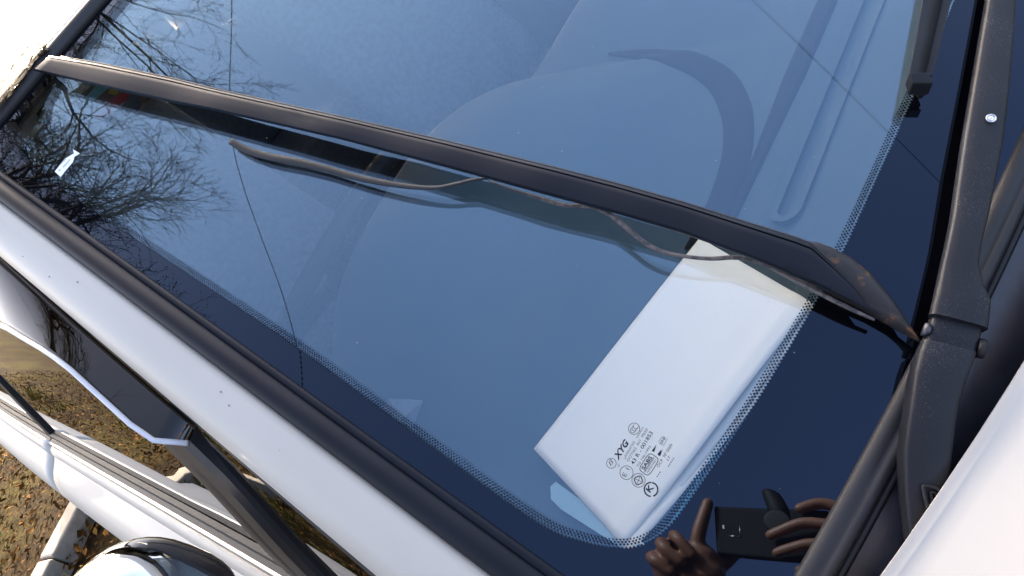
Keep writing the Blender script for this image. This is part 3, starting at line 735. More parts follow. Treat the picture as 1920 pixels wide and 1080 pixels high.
for i in range(NS):
    x = (tpp[i, 0] + bpp[i, 0]) / 2; r = []
    for t, dh in prof:
        px, py = tpp[i] + (bpp[i] - tpp[i]) * t
        dent = -0.0038 * math.exp(-((px - 566) / 12) ** 2 - ((py - 219) / 9) ** 2) + 0.0012 * math.exp(-((px - 550) / 16) ** 2 - ((py - 214) / 10) ** 2)
        wob = 0.0006 * math.sin(px / 70) + 0.0004 * math.sin(px / 31 + t)
        sc_ = 1.0 if i < NS - 24 else max(0.15, (NS - 1 - i) / 24)
        r.append(W(px, py, hh[i] + dh * sc_ + dent + wob))
    rows.append(r); edge_top.append(W(*tpp[i], hh[i] - 0.004)); edge_bot.append(W(*bpp[i], hh[i] - 0.006))
loft('cover', rows, M_trim, strip, closed=True, edge=50)
tube('rubber_lip', edge_top[2:104], 0.0013, M_rubber, strip, 6)
# rusty tail end
tt = [(1512, 452), (1530, 453), (1560, 464), (1600, 485), (1640, 520), (1675, 562), (1700, 600), (1724, 636)]
tb = [(1500, 522), (1525, 536), (1560, 554), (1600, 574), (1630, 590), (1660, 608), (1690, 625), (1726, 643)]
t2, b2 = resamp(tt, 40), resamp(tb, 40); rows = []
for i in range(40):
    u = i / 39; h0 = 0.0225 - 0.003 * math.sin(u * 3.1) - 0.004 * u
    rows.append([W(*(t2[i] + (b2[i] - t2[i]) * t), h0 + dh + 0.0012 * math.sin(9 * u + 4 * t)) for t, dh in ((0, -0.003), (0.05, 0.0), (0.2, 0.0015), (0.45, 0.0005), (0.7, -0.002), (0.9, -0.005), (1.0, -0.008), (0.8, -0.009), (0.3, -0.004))])
loft('tail_end', rows, M_rust, strip, closed=True)
# torn rubber edging in two hanging loops: flat ribbon sections
def ribbon(name, pts, wid, hts, par, mat, n=90):
    P = spline([(x, y, w, h) for (x, y), w, h in zip(pts, wid, hts)], n); rows = []
    for i in range(n):
        j, k = max(0, i - 1), min(n - 1, i + 1); d = P[k, :2] - P[j, :2]; d /= np.linalg.norm(d); pr = np.array([-d[1], d[0]])
        w, h = P[i, 2], P[i, 3]; c = P[i, :2]
        rows.append([W(*(c + pr * w * s), h + dh) for s, dh in ((-0.5, 0.0), (-0.3, 0.0012), (0.1, 0.0015), (0.4, 0.0006), (0.5, -0.0012), (0.2, -0.0018), (-0.3, -0.0014))])
    return loft(name, rows, mat, par, closed=True)
ribbon('torn_edging', [(431, 264), (462, 281), (505, 294), (555, 303), (610, 316), (660, 330), (715, 342), (770, 350), (815, 352), (850, 346), (888, 337), (915, 334)],
       [13, 15, 15, 15, 14, 13, 12, 10, 8, 7, 6, 5], [0.0035, 0.0035, 0.004, 0.0045, 0.005, 0.006, 0.008, 0.010, 0.012, 0.014, 0.017, 0.018], strip, M_rubber)
ribbon('torn_edging', [(915, 338), (950, 352), (1010, 371), (1060, 385), (1105, 387), (1140, 400), (1175, 427), (1207, 454), (1240, 471), (1280, 480), (1330, 485), (1385, 483), (1430, 494), (1480, 519), (1530, 546), (1590, 577), (1640, 600)],
       [4, 5, 8, 9, 10, 11, 11, 10, 8, 7, 8, 9, 9, 10, 10, 9, 6], [0.017, 0.017, 0.017, 0.019, 0.021, 0.022, 0.021, 0.019, 0.017, 0.016, 0.016, 0.017, 0.018, 0.018, 0.017, 0.016, 0.015], strip, M_oldrub)

# ------------------------------------------------------------------ things behind and on the glass
M_paper = plain('white_paper', (0.95, 0.90, 0.78), 0.85, vary=0.02, scale=9, bump=0.06, bscale=40, bdist=0.002)
A_, B_, C2, D_ = (PZ(1312, 446, 0.962), PZ(1526, 571, 0.962), PZ(1166, 1021, 0.962), PZ(1000, 841, 0.962))
def leaf_of_paper(name, par, du0, dz, lift, seed, **kw):
    rows = []
    for i in range(25):
        u = i / 24; r = []
        for j in range(33):
            v = j / 32; p = (A_ * (1 - u) + B_ * u) * (1 - v) + (D_ * (1 - u) + C2 * u) * v
            p = p + (B_ - A_) * du0 * u
            z = dz + lift * u ** 6 + 0.0018 * math.sin(3.1 * u + seed + 2 * v) * u + 0.002 * math.exp(-((u - 0.9) / 0.05) ** 2) + 0.0015 * math.sin(5 * v + seed) * (0.3 + u)
            r.append(p + np.array([0, 0, z]))
        rows.append(r)
    o = loft(name, rows, M_paper, par, **kw); s = o.modifiers.new('t', 'SOLIDIFY'); s.thickness = 0.0003; return o
pap = leaf_of_paper('folded_paper', None, 0.0, 0.0, 0.0012, 0.3, label='white folded sheet of paper lying on the dashboard under the glass', cat='paper')
leaf_of_paper('under_leaf', pap, 0.035, -0.0035, 0.0, 1.1)
leaf_of_paper('under_leaf', pap, 0.06, -0.006, 0.0, 2.0)
leaf_of_paper('under_leaf', pap, -0.05, -0.008, 0.0, 2.9)
# pale blue plastic card beneath the paper
kc = [(1032, 912), (1042, 903), (1100, 945), (1230, 1035), (1222, 1046), (1170, 1030), (1052, 955), (1033, 936)]
M_card = plain('pale_blue_plastic', (0.22, 0.42, 0.50), 0.4, vary=0.05)
kard = prism('plastic_card', [PZ(x, y, 0.9575) for x, y in kc], np.array([0, 0, -0.002]), M_card, sm=False, label='pale blue plastic card with white rim poking out under the paper', cat='card')
tube('card_rim', [PZ(x, y, 0.9585) for x, y in [(1180, 1005), (1222, 1032)]], 0.0008, M_paper, kard, 6)

lf = [(698, 752), (728, 742), (786, 733), (792, 752), (774, 800), (748, 790)]
prism('leaflet', [PZ(x, y, 0.962 + 0.012 * (k % 2)) for k, (x, y) in enumerate(lf)], np.array([0, 0, -0.0008]), plain('pale_leaflet', (0.12, 0.16, 0.20), 0.8), sm=False, label='pale blue leaflet lying on the dashboard end near the side border', cat='leaflet')

# maker's stamp on the glass
M_ink = plain('dark_print', (0.012, 0.014, 0.022), 0.5, spec=0.0, vary=0.0)
M_cyan = plain('light_blue_print', (0.10, 0.42, 0.62), 0.5, spec=0.0, vary=0.0)
dg = None
def text2d(s, bold=0.0, shear=0.0):
    cu = D.curves.new('txt', 'FONT'); cu.body = s; cu.resolution_u = 3; cu.offset = bold; cu.shear = shear
    o = D.objects.new('txt', cu); COL.objects.link(o); g = bpy.context.evaluated_depsgraph_get(); g.update()
    me = D.meshes.new_from_object(o.evaluated_get(g)); V = np.array([v.co[:2] for v in me.vertices]); F = [tuple(p.vertices) for p in me.polygons]
    D.objects.remove(o); D.curves.remove(cu); D.meshes.remove(me); return V, F
CR = lambda x, y: np.array(WA(1100 + x / 3.857, 760 + y / 3.857))      # survey of the stamp, enlarged view
PRINT = {'V': [], 'F': []}; CY = {'V': [], 'F': []}
HP = -0.0022
def put2d(P2, F, acc=PRINT, h=HP):
    base = len(acc['V']); acc['V'] += [Q(p[0], p[1], h) for p in P2]; acc['F'] += [tuple(i + base for i in f) for f in F]
def text_at(s, p0, p1, hgt=None, bold=0.0, shear=0.0, acc=PRINT):
    V, F = text2d(s, bold, shear)
    if not len(V): return
    w0, w1 = V[:, 0].min(), V[:, 0].max(); d = p1 - p0; Lw = np.linalg.norm(d); d = d / Lw; n = np.array([-d[1], d[0]])
    k = Lw / (w1 - w0); ky = k if hgt is None else hgt / 0.72
    put2d([p0 + d * (v[0] - w0) * k + n * v[1] * ky for v in V], F, acc)
def stroke(pts, w, acc=PRINT, closed=False):
    P = np.asarray(pts, float); n = len(P); T = np.roll(P, -1, 0) - np.roll(P, 1, 0) if closed else np.gradient(P, axis=0)
    T /= np.linalg.norm(T, axis=1)[:, None] + 1e-12; Nn = np.stack([-T[:, 1], T[:, 0]], 1) * w / 2
    V = np.concatenate([P + Nn, P - Nn]); m = n if closed else n - 1
    put2d(V, [(i, (i + 1) % n, (i + 1) % n + n, i + n) for i in range(m)], acc)
U1 = 0.36e-3 / 3.857                                                      # one enlarged pixel on the glass
def circ(c, r, w=4.0, a0=0, a1=360):
    q = CR(*c); n = 40; full = a1 - a0 >= 360; t = [R_(a0 + (a1 - a0) * i / (n if full else n - 1)) for i in range(n)]
    stroke([q + r * U1 * np.array([math.cos(x), math.sin(x)]) for x in t], w * U1, closed=full)
mm = lambda px: px * U1
text_at('XYG', CR(222, 398), CR(308, 262), mm(44), 0.035, 0.35)
circ((175, 417), 34); text_at('ß', CR(172, 440), CR(196, 405), mm(34), 0, 0.3)
text_at('//', CR(228, 450), CR(244, 428), mm(22), 0, 0.2)
circ((340, 166), 40, 4)
for k_, (dx, dy) in enumerate(((-8, 12), (2, -2), (12, -16))): circ((340 + dx, 166 + dy), 17, 4, 60, 300)
text_at('E000039', CR(366, 235), CR(412, 158), mm(13))
text_at('LAMINATED', CR(275, 388), CR(350, 262), mm(18))
text_at('DOT563  AS1  M650', CR(302, 405), CR(442, 172), mm(20))
text_at('43 R - 001853', CR(336, 430), CR(478, 196), mm(27), 0.01)
text_at('TIS 196-1993', CR(370, 448), CR(464, 298), mm(18))
circ((285, 485), 46, 4); text_at('E 1', CR(280, 518), CR(308, 462), mm(32))
circ((372, 541), 46, 4)
q0 = CR(372, 541)
for da, db in ((1, 1), (1, -1), (-1, 1), (-1, -1)): stroke([q0 + mm(34) * np.array([da * 0.15, db * 1.0]) * 0.9, q0 + mm(34) * np.array([da * 0.95, db * 0.12])], mm(7))
stroke([q0 - np.array([mm(36), 0]), q0 + np.array([mm(36), 0])], mm(4)); stroke([q0 - np.array([0, mm(36)]), q0 + np.array([0, mm(36)])], mm(4))
circ((463, 607), 46, 10, 20, 200); circ((463, 607), 46, 10, 220, 375); text_at('K', CR(455, 632), CR(486, 592), mm(40), 0.03)
# approval box
cb = CR(448, 425); ex_, ey_ = CR(500, 345) - CR(448, 425), None
ex_ /= np.linalg.norm(ex_); ey_ = np.array([-ex_[1], ex_[0]])
bx_ = []
for k in range(40):
    t = 2 * math.pi * k / 40; c_, s_ = math.cos(t), math.sin(t); bx_.append(cb + ex_ * mm(70) * np.sign(c_) * abs(c_) ** 0.45 + ey_ * mm(42) * np.sign(s_) * abs(s_) ** 0.45)
stroke(bx_, mm(5), closed=True); stroke([cb - ex_ * mm(60), cb + ex_ * mm(60)], mm(4)); stroke([cb - ex_ * mm(60) - ey_ * mm(7), cb + ex_ * mm(60) - ey_ * mm(7)], mm(3))
text_at('SABS', cb - ex_ * mm(52) + ey_ * mm(6), cb + ex_ * mm(52) + ey_ * mm(6), mm(26), 0.03)
text_at('APPROVED', cb - ex_ * mm(54) - ey_ * mm(29), cb + ex_ * mm(54) - ey_ * mm(29), mm(15))
for tri in ([(465, 332), (490, 325), (502, 283)], [(468, 326), (486, 336), (500, 284)], [(508, 352), (526, 366), (536, 318)], [(514, 358), (548, 312), (532, 362)]):
    put2d([CR(*p) for p in tri], [(0, 1, 2)])
text_at('SNI', CR(541, 286), CR(571, 234), mm(22), 0.012)
stroke([CR(516, 262), CR(546, 222)], mm(3)); stroke([CR(552, 292), CR(582, 238)], mm(3))
text_at('OCP  № 0009', CR(520, 450), CR(622, 285), mm(22))
text_at('17', CR(592, 400), CR(608, 372), mm(20))
for k in range(5): circ((590 + 9 * k, 437 - 14 * k), 2.2, 4.4)
for k in range(3): circ((508 + 10 * k, 512 - 15 * k), 2.2, 4.4)
mesh('maker_stamp', PRINT['V'], PRINT['F'], M_ink, windscreen, sm=False)
text_at('Изготовлено в ООО «АРТС», г. Артем, ул. Пр.', CR(592, 905), CR(1022, 222), mm(25), 0.008, 0, CY)
mesh('blue_lettering', CY['V'], CY['F'], M_cyan, windscreen, sm=False)
# torn white label near the head of the glass
sp = [(103, 322), (114, 332), (125, 318), (137, 304), (140, 294), (150, 288), (137, 280), (139, 288), (122, 298)]
M_label = plain('white_label', (0.82, 0.82, 0.84), 0.7, vary=0.03)
stk = prism('torn_label', [W(x, y, 0.0004) for x, y in sp], N_ * 0.0003, M_label, windscreen, sm=False)
SP = {'V': [], 'F': []}
for s_, p0, p1 in (('70434', (121, 316), (134, 301)), ('1150', (117, 309), (126, 299)), ('0', (113, 323), (116, 320))):
    V, F = text2d(s_); q0_, q1_ = np.array(WA(*p0)), np.array(WA(*p1)); w0, w1 = V[:, 0].min(), V[:, 0].max(); d_ = q1_ - q0_; L_ = np.linalg.norm(d_); d_ /= L_; n_ = np.array([-d_[1], d_[0]]); k_ = L_ / (w1 - w0)
    put2d([q0_ + d_ * (v[0] - w0) * k_ + n_ * v[1] * k_ * 0.8 for v in V], F, SP, 0.0011)
mesh('label_print', SP['V'], SP['F'], plain('grey_print', (0.12, 0.12, 0.14), 0.7), windscreen, sm=False)

# patterned carton and crumpled wrapper on the rear bench
def refl(px, py):                        # the way a sight line goes on after the mirror of the windscreen
    p = W(px, py, 0.0); r = ray(px, py); nn = N_ + X_ * p[0] / RG; nn /= np.linalg.norm(nn); return p, r - 2 * (r @ nn) * nn

def carton():
    YB = 2.74; q = [PY(x, y, YB) for x, y in ((168, 152), (283, 192), (186, 262), (82, 226))]
    A, B, C, Dd = q; n = np.array([0, 1.0, 0]); base = (A + B + C + Dd) / 4; base[2] = min(p[2] for p in q)
    t = empty('patterned_box', base, 'box striped teal, brown, red and blue, glimpsed through the top corner of the glass', 'box')
    cols = [('teal', (0.25, 0.80, 0.85), 0, .31), ('brown', (0.30, 0.14, 0.11), .31, .50), ('red', (0.90, 0.06, 0.06), .505, .685), ('white', (0.8, 0.8, 0.8), .685, .71), ('blue', (0.08, 0.32, 0.85), .715, .87), ('white', (0.8, 0.8, 0.8), .87, .885), ('tan', (0.5, 0.32, 0.12), .885, 1.0)]
    for nm, c, s0, s1 in cols:
        u = lambda s, a, b: a + (b - a) * s
        poly = [u(s0, A, B), u(s1, A, B), u(s1, Dd, C), u(s0, Dd, C)]
        prism(nm + '_band', poly, n * 0.05, plain('box_' + nm, c, 0.5, vary=0.08), t, sm=False)
    for s_, v_ in ((0.79, 0.10), (0.79, 0.75), (0.42, 0.06)):
        c = (A + (B - A) * s_) * (1 - v_) + (Dd + (C - Dd) * s_) * v_ - n * 0.002
        for dx in (-1, 1): ellipsoid('yellow_motif', c + (B - A) * 0.03 * dx, (B - A) * 0.045, (Dd - A) * 0.06, n * 0.003, plain('box_yellow', (0.85, 0.62, 0.03), 0.5), t, 14, 8)
carton()
def wrap(px, py, y, r, col, nm, seed):
    c = PY(px, py, y); rows = []
    for i in range(15):
        ph = max(-1.5, min(1.5, math.pi * (i / 14 - 0.5)))
        rr_ = []
        for j in range(20):
            t = 2 * math.pi * j / 20; v = Vector((math.cos(ph) * math.cos(t), math.cos(ph) * math.sin(t), math.sin(ph))); k = 0.7 + 0.7 * mnoise.noise(v * 2.1 + Vector((seed, 0, 0)))
            rr_.append(c + np.array(v) * r * k)
        rows.append(rr_)
    return rows
from mathutils import noise as mnoise
for px, py, y, r, col, lb, sd in ((284, 200, 2.66, 0.045, (0.28, 0.16, 0.09), 'crumpled brown paper wrapper beside the striped box behind the glass', 1.0), (155, 242, 2.62, 0.040, (0.75, 0.68, 0.52), 'cream paper ball at the lower end of the striped box', 4.0), (276, 92, 2.70, 0.06, (0.75, 0.62, 0.30), 'crumpled yellowish wrapper glinting behind the glass above the black strip', 7.0)):
    V, F = grid(wrap(px, py, y, r, col, lb, sd), close_u=True, caps=True)
    mesh('crumpled_paper', V, F, plain('wrapper_%d' % int(sd), col, 0.4, vary=0.2, scale=40), sm=False, label=lb, cat='paper')

# crumpled clear film at the corner of the roof
def film_mat():
    k = NT('clear_crumpled_film'); k.t.nodes.remove(k.b)
    tr = k.n('ShaderNodeBsdfTransparent'); tr.inputs[0].default_value = (0.70, 0.67, 0.63, 1)
    gl = k.n('ShaderNodeBsdfGlossy'); gl.inputs['Roughness'].default_value = 0.12
    df = k.n('ShaderNodeBsdfTranslucent'); df.inputs[0].default_value = (0.07, 0.066, 0.06, 1); d2 = k.n('ShaderNodeBsdfDiffuse'); d2.inputs[0].default_value = (0.085, 0.08, 0.072, 1)
    m0 = k.n('ShaderNodeMixShader'); m0.inputs[0].default_value = 0.5; k.l(df.outputs[0], m0.inputs[1]); k.l(d2.outputs[0], m0.inputs[2])
    m1 = k.n('ShaderNodeMixShader'); m1.inputs[0].default_value = 0.72; k.l(tr.outputs[0], m1.inputs[1]); k.l(m0.outputs[0], m1.inputs[2])
    m2 = k.n('ShaderNodeMixShader'); m2.inputs[0].default_value = 0.05; k.l(m1.outputs[0], m2.inputs[1]); k.l(gl.outputs[0], m2.inputs[2])
    k.l(m2.outputs[0], k.out.inputs[0]); return k.m
M_film = film_mat()
from mathutils import noise as mnoise
def film(px_poly_l, px_poly_r, n=44, seed=3.0, amp=0.012):
    L, Rr = resamp(px_poly_l, n), resamp(px_poly_r, n); rows = []
    for i in range(n):
        r = []
        for j in range(n):
            t = j / (n - 1); px, py = L[i] + (Rr[i] - L[i]) * t
            v = Vector((i * 0.13, j * 0.13, seed)); c1 = mnoise.noise(v); c2 = abs(mnoise.noise(v * 2.3 + Vector((5, 1, 2)))); c3 = abs(mnoise.noise(v * 5.1))
            h = 0.010 + amp * (0.8 + 0.6 * c1 - 0.9 * c2 - 0.25 * c3) + 0.006 * math.sin(math.pi * t)
            px += 9 * mnoise.noise(v * 1.7 + Vector((9, 9, 9))); py += 9 * mnoise.noise(v * 1.7 + Vector((19, 9, 9)))
            q = PY(px, py, 0.668 - 1.6 * h); r.append(q)
        rows.append(r)
    return rows
def PR(px, py):                          # sight line meets the roof corner
    r = ray(px, py); nn = np.array([0.12, -0.42, 1.0]); o_ = np.array([-0.56, 0.665, 1.43]); return CAM + ((o_ - CAM) @ nn) / (r @ nn) * r
loft('plastic_film', film([(104, 86), (78, 80), (50, 84), (20, 105), (-30, 150), (-60, 190)], [(108, 96), (92, 110), (70, 128), (52, 150), (20, 182), (-20, 215)]), M_film, sm=False,
     label='crumpled clear plastic film caught at the roof corner above the windscreen', cat='plastic film')

# ------------------------------------------------------------------ trees, mirrored in the glass
def bark():
    k = NT('dark_bark'); n1 = k.noise(30, 5); r = k.ramp(n1.outputs[0], [(0.3, (0.035, 0.026, 0.020)), (0.7, (0.10, 0.080, 0.062))])
    k.l(r.outputs[0], k.b.inputs['Base Color']); k.b.inputs['Roughness'].default_value = 0.9; k.bump(n1.outputs[0], 0.6, 0.01); return k.m
M_bark = bark()
def tree(base, height, spread, seed, label, lean=(0, 0), trunk_r=0.16, fork=0.38, dens=1.0):
    rg = random.Random(seed); segs = []
    def rv(): return Vector((rg.gauss(0, 1), rg.gauss(0, 1), rg.gauss(0, 1)))
    def branch(p, d, length, r, lev):
        n = max(3, int(length / (0.45 if lev < 2 else 0.22 if lev == 2 else 0.13))); n = min(n, 14)
        pts = [(p.copy(), r)]; st = length / n; q = p.copy(); dd = d.normalized(); kids = []
        for i in range(n):
            dd = (dd + rv() * (0.09 if lev == 0 else 0.13 + 0.03 * lev) + Vector((0, 0, 0.05 if lev < 3 else 0.03))).normalized()
            q = q + dd * st; u = (i + 1) / n; rr_ = r * (1 - 0.72 * u) if lev else r * (1 - 0.55 * u)
            pts.append((q.copy(), max(rr_, 0.0028))); kids.append((q.copy(), dd.copy(), u, rr_))
        segs.append((pts, lev))
        if lev >= 4: return
        cnt = int((9, 8, 8, 6)[lev] * dens + rg.random()); lo = (fork, 0.22, 0.15, 0.12)[lev]
        for c in range(cnt):
            u = lo + (1 - lo) * (c + rg.random()) / cnt; k = min(range(len(kids)), key=lambda m: abs(kids[m][2] - u)); kp, kd, ku, kr = kids[k]
            sd_ = rv(); sd_ -= kd * sd_.dot(kd); sd_.normalize(); ang = rg.uniform(0.5, 0.95) if lev else rg.uniform(0.55, 1.0)
            nd = (kd * math.cos(ang) + sd_ * math.sin(ang)); nd.z += 0.12; L_ = length * (rg.uniform(0.38, 0.62) if lev else spread / height * rg.uniform(0.75, 1.15)) * (1.15 - 0.5 * ku)
            branch(kp, nd, L_, max(0.003, kr * rg.uniform(0.5, 0.72)), lev + 1)
    branch(Vector(base), Vector((lean[0], lean[1], 1)), height, trunk_r, 0)
    def build(levels, sides, name, par):
        V, F = [], []
        for pts, lev in segs:
            if lev not in levels: continue
            ns = sides if lev < 2 else (4 if lev == 2 else 3); P, fr = frames([p for p, r in pts]); b0 = len(V)
            for (c, r), (n1, n2) in zip(pts, fr):
                for k in range(ns):
                    t = 2 * math.pi * k / ns; V.append(np.array(c) + r * (math.cos(t) * n1 + math.sin(t) * n2))
            for i in range(len(pts) - 1):
                for k in range(ns): F.append((b0 + i * ns + k, b0 + i * ns + (k + 1) % ns, b0 + (i + 1) * ns + (k + 1) % ns, b0 + (i + 1) * ns + k))
        loc = np.array(par.location); me = D.meshes.new(name); me.from_pydata((np.array(V) - loc).tolist(), [], F); me.materials.append(M_bark); smooth(me)
        o = D.objects.new(name, me); COL.objects.link(o); o.parent = par; return o
    t = empty('bare_tree', base, label, 'tree', 'leafless trees behind the car')
    build((0, 1), 8, 'trunk', t); build((2, 3, 4), 4, 'crown', t); return t
tree((-0.5, 5.0, -0.1), 13.0, 5.4, 5, 'leafless tree mirrored at the left end of the windscreen below the black strip', (-0.05, -0.10), 0.17, 0.42, 1.3)
tree((2.7, 5.6, -0.1), 14.0, 4.8, 9, 'leafless tree mirrored at the top of the windscreen above the black strip', (-0.09, -0.10), 0.12, 0.45, 1.2)
tree((-3.4, 7.2, -0.1), 14.5, 5.4, 21, 'leafless tree mirrored beside the roof corner, branches crossing the torn white label', (0.12, -0.16), 0.13, 0.4, 0.9)
tree((-9.5, 5.0, -0.1), 10.0, 4.2, 33, 'leafless tree on the leafy ground to the right of the car', (0.02, 0.0), 0.15, 0.35)

# overhead cables
M_cable = plain('cable_sheath', (0.02, 0.02, 0.022), 0.6)
def cable(pa, pb, z, label):
    q = []
    for px in (pa, pb):
        p, d = refl(*px); q.append(p + d * (z - p[2]) / d[2])
    dd = (q[1] - q[0]) / np.linalg.norm(q[1] - q[0]); m = (q[0] + q[1]) / 2
    pts = [m + dd * s + np.array([0, 0, 0.0006 * s * s]) for s in np.linspace(-28, 28, 41)]
    tube('overhead_cable', pts, 0.0055, M_cable, None, 6, label=label, cat='cable', group='overhead cables')
cq = []
for px in ((436, -60), (433, 60), (430, 170), (436, 270), (456, 350), (484, 430), (530, 555), (562, 680), (578, 800)):
    p, d = refl(*px); cq.append(p + d * (8.0 - p[2]) / d[2])
cq = np.array(cq); e0 = (cq[0] - cq[2]) / np.linalg.norm(cq[0] - cq[2]); e1 = (cq[-1] - cq[-3]) / np.linalg.norm(cq[-1] - cq[-3])
pts = np.vstack([[cq[0] + e0 * t for t in (14, 8, 4)], spline(cq, 60), [cq[-1] + e1 * t for t in (4, 8, 14)]])
tube('overhead_cable', pts, 0.0045, M_cable, None, 6, label='thin slack cable mirrored as a bent dark line left of the windscreen middle', cat='cable', group='overhead cables')
cable((1415, 0), (1760, 340), 8.5, 'thin overhead cable mirrored as a straight line crossing the dotted border')

# kerb running across the leafy ground
M_conc = plain('old_concrete', (0.20, 0.18, 0.155), 0.9, vary=0.25, scale=18, bump=0.4, bscale=60, bdist=0.004)
k0, k1 = PZ(145, 970, 0.05), PZ(88, 1080, 0.05); kd_ = (k1 - k0); kd_[2] = 0; kd_ /= np.linalg.norm(kd_); kn_ = np.array([-kd_[1], kd_[0], 0])
kerb = empty('kerb', (k0[0], k0[1], 0)); kerb['kind'] = 'structure'
for i in range(14):
    c = np.array([k0[0], k0[1], 0.0]) + kd_ * (-0.4 + 0.62 * i + 0.3) + kn_ * random.uniform(-0.006, 0.006)
    obox('kerb_stone', c, kd_ * 0.305, kn_ * 0.065, (0, 0, 0.10 + random.uniform(-0.006, 0.006)), M_conc, kerb, 0.012)

# fallen leaves and tufts of grass by the car
def litter():
    V, F = [], []; rg = np.random.default_rng(5)
    for i in range(22000):
        x = -1.15 - abs(rg.normal(0, 2.2)); y = rg.uniform(-2.5, 9); s = rg.uniform(0.009, 0.026); t = rg.uniform(0, 6.28); z = 0.012 + 0.02 * rg.random()
        if x < -9: continue
        u = np.array([math.cos(t), math.sin(t), rg.normal(0, 0.35)]); v = np.array([-math.sin(t), math.cos(t), rg.normal(0, 0.35)]); c = np.array([x, y, z + s * 0.2]); b = len(V)
        V += [c - u * s, c + v * s * 0.5 + np.array([0, 0, s * 0.25]), c + u * s, c - v * s * 0.5 + np.array([0, 0, s * 0.2])]; F += [(b, b + 1, b + 2), (b, b + 2, b + 3)]
    k = NT('dry_leaves'); oi = k.n('ShaderNodeNewGeometry'); r = k.ramp(oi.outputs['Random Per Island'], [(0.0, (0.02, 0.008, 0.002)), (0.55, (0.055, 0.025, 0.006)), (0.85, (0.12, 0.056, 0.014)), (1.0, (0.22, 0.13, 0.04))])
    k.l(r.outputs[0], k.b.inputs['Base Color']); k.b.inputs['Roughness'].default_value = 1.0; k.b.inputs['Specular IOR Level'].default_value = 0.05
    mesh('fallen_leaves', V, F, k.m, sm=False, label='brown fallen leaves scattered on the ground beside the car', cat='leaves', kind='stuff')
    V, F = [], []
    for i in range(900):
        cx = -1.4 - abs(rg.normal(0, 2.0)); cy = rg.uniform(-2, 8)
        if math.sin(cx * 1.9 + 1) * math.cos(cy * 1.3) < 0.05: continue
        for j in range(14):
            t = rg.uniform(0, 6.28); h = rg.uniform(0.04, 0.12); ln = rg.uniform(0.02, 0.08); c = np.array([cx, cy, -0.01]) + np.array([rg.normal(0, 0.03), rg.normal(0, 0.03), 0]); u = np.array([math.cos(t), math.sin(t), 0]); w = np.array([-u[1], u[0], 0]) * 0.003; b = len(V)
            V += [c - w, c + w, c + u * ln * 0.5 + np.array([0, 0, h * 0.7]) + w * 0.6, c + u * ln + np.array([0, 0, h])]; F += [(b, b + 1, b + 2), (b, b + 2, b + 3)]
    mesh('grass', V, F, plain('yellow_green_grass', (0.06, 0.052, 0.010), 0.9, spec=0.1, vary=0.4, scale=3), sm=False, label='yellow green grass tufts growing beside the car', cat='grass', kind='stuff')
litter()

# ------------------------------------------------------------------ the photographer, seen only as a reflection
def CP(x, y, z): return CAM + RIGHT * x + DOWN * y + FWD * z            # millimetre work around the telephone
class Blob:
    def __init__(s): s.V, s.F = [], []
    def add(s, V, F): b = len(s.V); s.V += [np.asarray(v, float) for v in V]; s.F += [tuple(i + b for i in f) for f in F]
    def limb(s, pts, rad, seg=12, n=None):
        P = np.column_stack([np.array(pts, float), rad]); P = spline(P, n or max(8, 5 * len(pts)))
        d0 = P[0, :3] - P[1, :3]; d0 /= np.linalg.norm(d0); d1 = P[-1, :3] - P[-2, :3]; d1 /= np.linalg.norm(d1)
        caps0 = [np.append(P[0, :3] + d0 * P[0, 3] * math.sin(t), P[0, 3] * max(0.05, math.cos(t))) for t in (1.45, 1.0, 0.5)]
        caps1 = [np.append(P[-1, :3] + d1 * P[-1, 3] * math.sin(t), P[-1, 3] * max(0.05, math.cos(t))) for t in (0.5, 1.0, 1.45)]
        P = np.vstack([caps0, P, caps1]); V, F = grid(tube_rows(P[:, :3], P[:, 3], seg), close_u=True, caps=True); s.add(V, F)
    def ball(s, c, ax, ay, az, nu=24, nv=14):
        rows = []
        for i in range(nv + 1):
            ph = max(-1.5, min(1.5, math.pi * (i / nv - 0.5)))
            rows.append([np.asarray(c) + math.cos(ph) * math.cos(2 * math.pi * j / nu) * np.asarray(ax) + math.cos(ph) * math.sin(2 * math.pi * j / nu) * np.asarray(ay) + math.sin(ph) * np.asarray(az) for j in range(nu)])
        V, F = grid(rows, close_u=True, caps=True); s.add(V, F)
    def build(s, name, mat, vox, par=None, sm=2, **kw):
        o = mesh(name, s.V, s.F, mat, par, **kw); m = o.modifiers.new('skin', 'REMESH'); m.mode = 'VOXEL'; m.voxel_size = vox; m.use_smooth_shade = True
        if sm: q = o.modifiers.new('soften', 'SMOOTH'); q.factor = 0.5; q.iterations = sm
        return o
M_skin = plain('skin', (0.26, 0.105, 0.06), 0.5, vary=0.08, scale=40, bump=0.1, bscale=300)
M_jacket = plain('dark_jacket_cloth', (0.020, 0.022, 0.028), 0.8, vary=0.2, scale=60, bump=0.2, bscale=500)
M_jeans = plain('dark_jeans', (0.03, 0.04, 0.07), 0.85, vary=0.2, scale=60)
M_hair = plain('dark_hair', (0.02, 0.015, 0.012), 0.6, vary=0.3, scale=200)
P0 = np.array([-1.24, -0.66, 0.0]); fac = np.array([0.43, 0.90, 0]); rgt = np.array([0.90, -0.43, 0]); Zu = np.array([0, 0, 1.0])
bd = Blob()
def pp(f, r, z): return P0 + fac * f + rgt * r + Zu * z
for sd in (1, -1):
    bd.limb([pp(0, 0.09 * sd, 0.88), pp(0.02, 0.10 * sd, 0.50), pp(-0.01, 0.10 * sd, 0.11)], [0.080, 0.056, 0.038]); bd.limb([pp(-0.02, 0.10 * sd, 0.06), pp(0.14, 0.12 * sd, 0.045)], [0.042, 0.034])
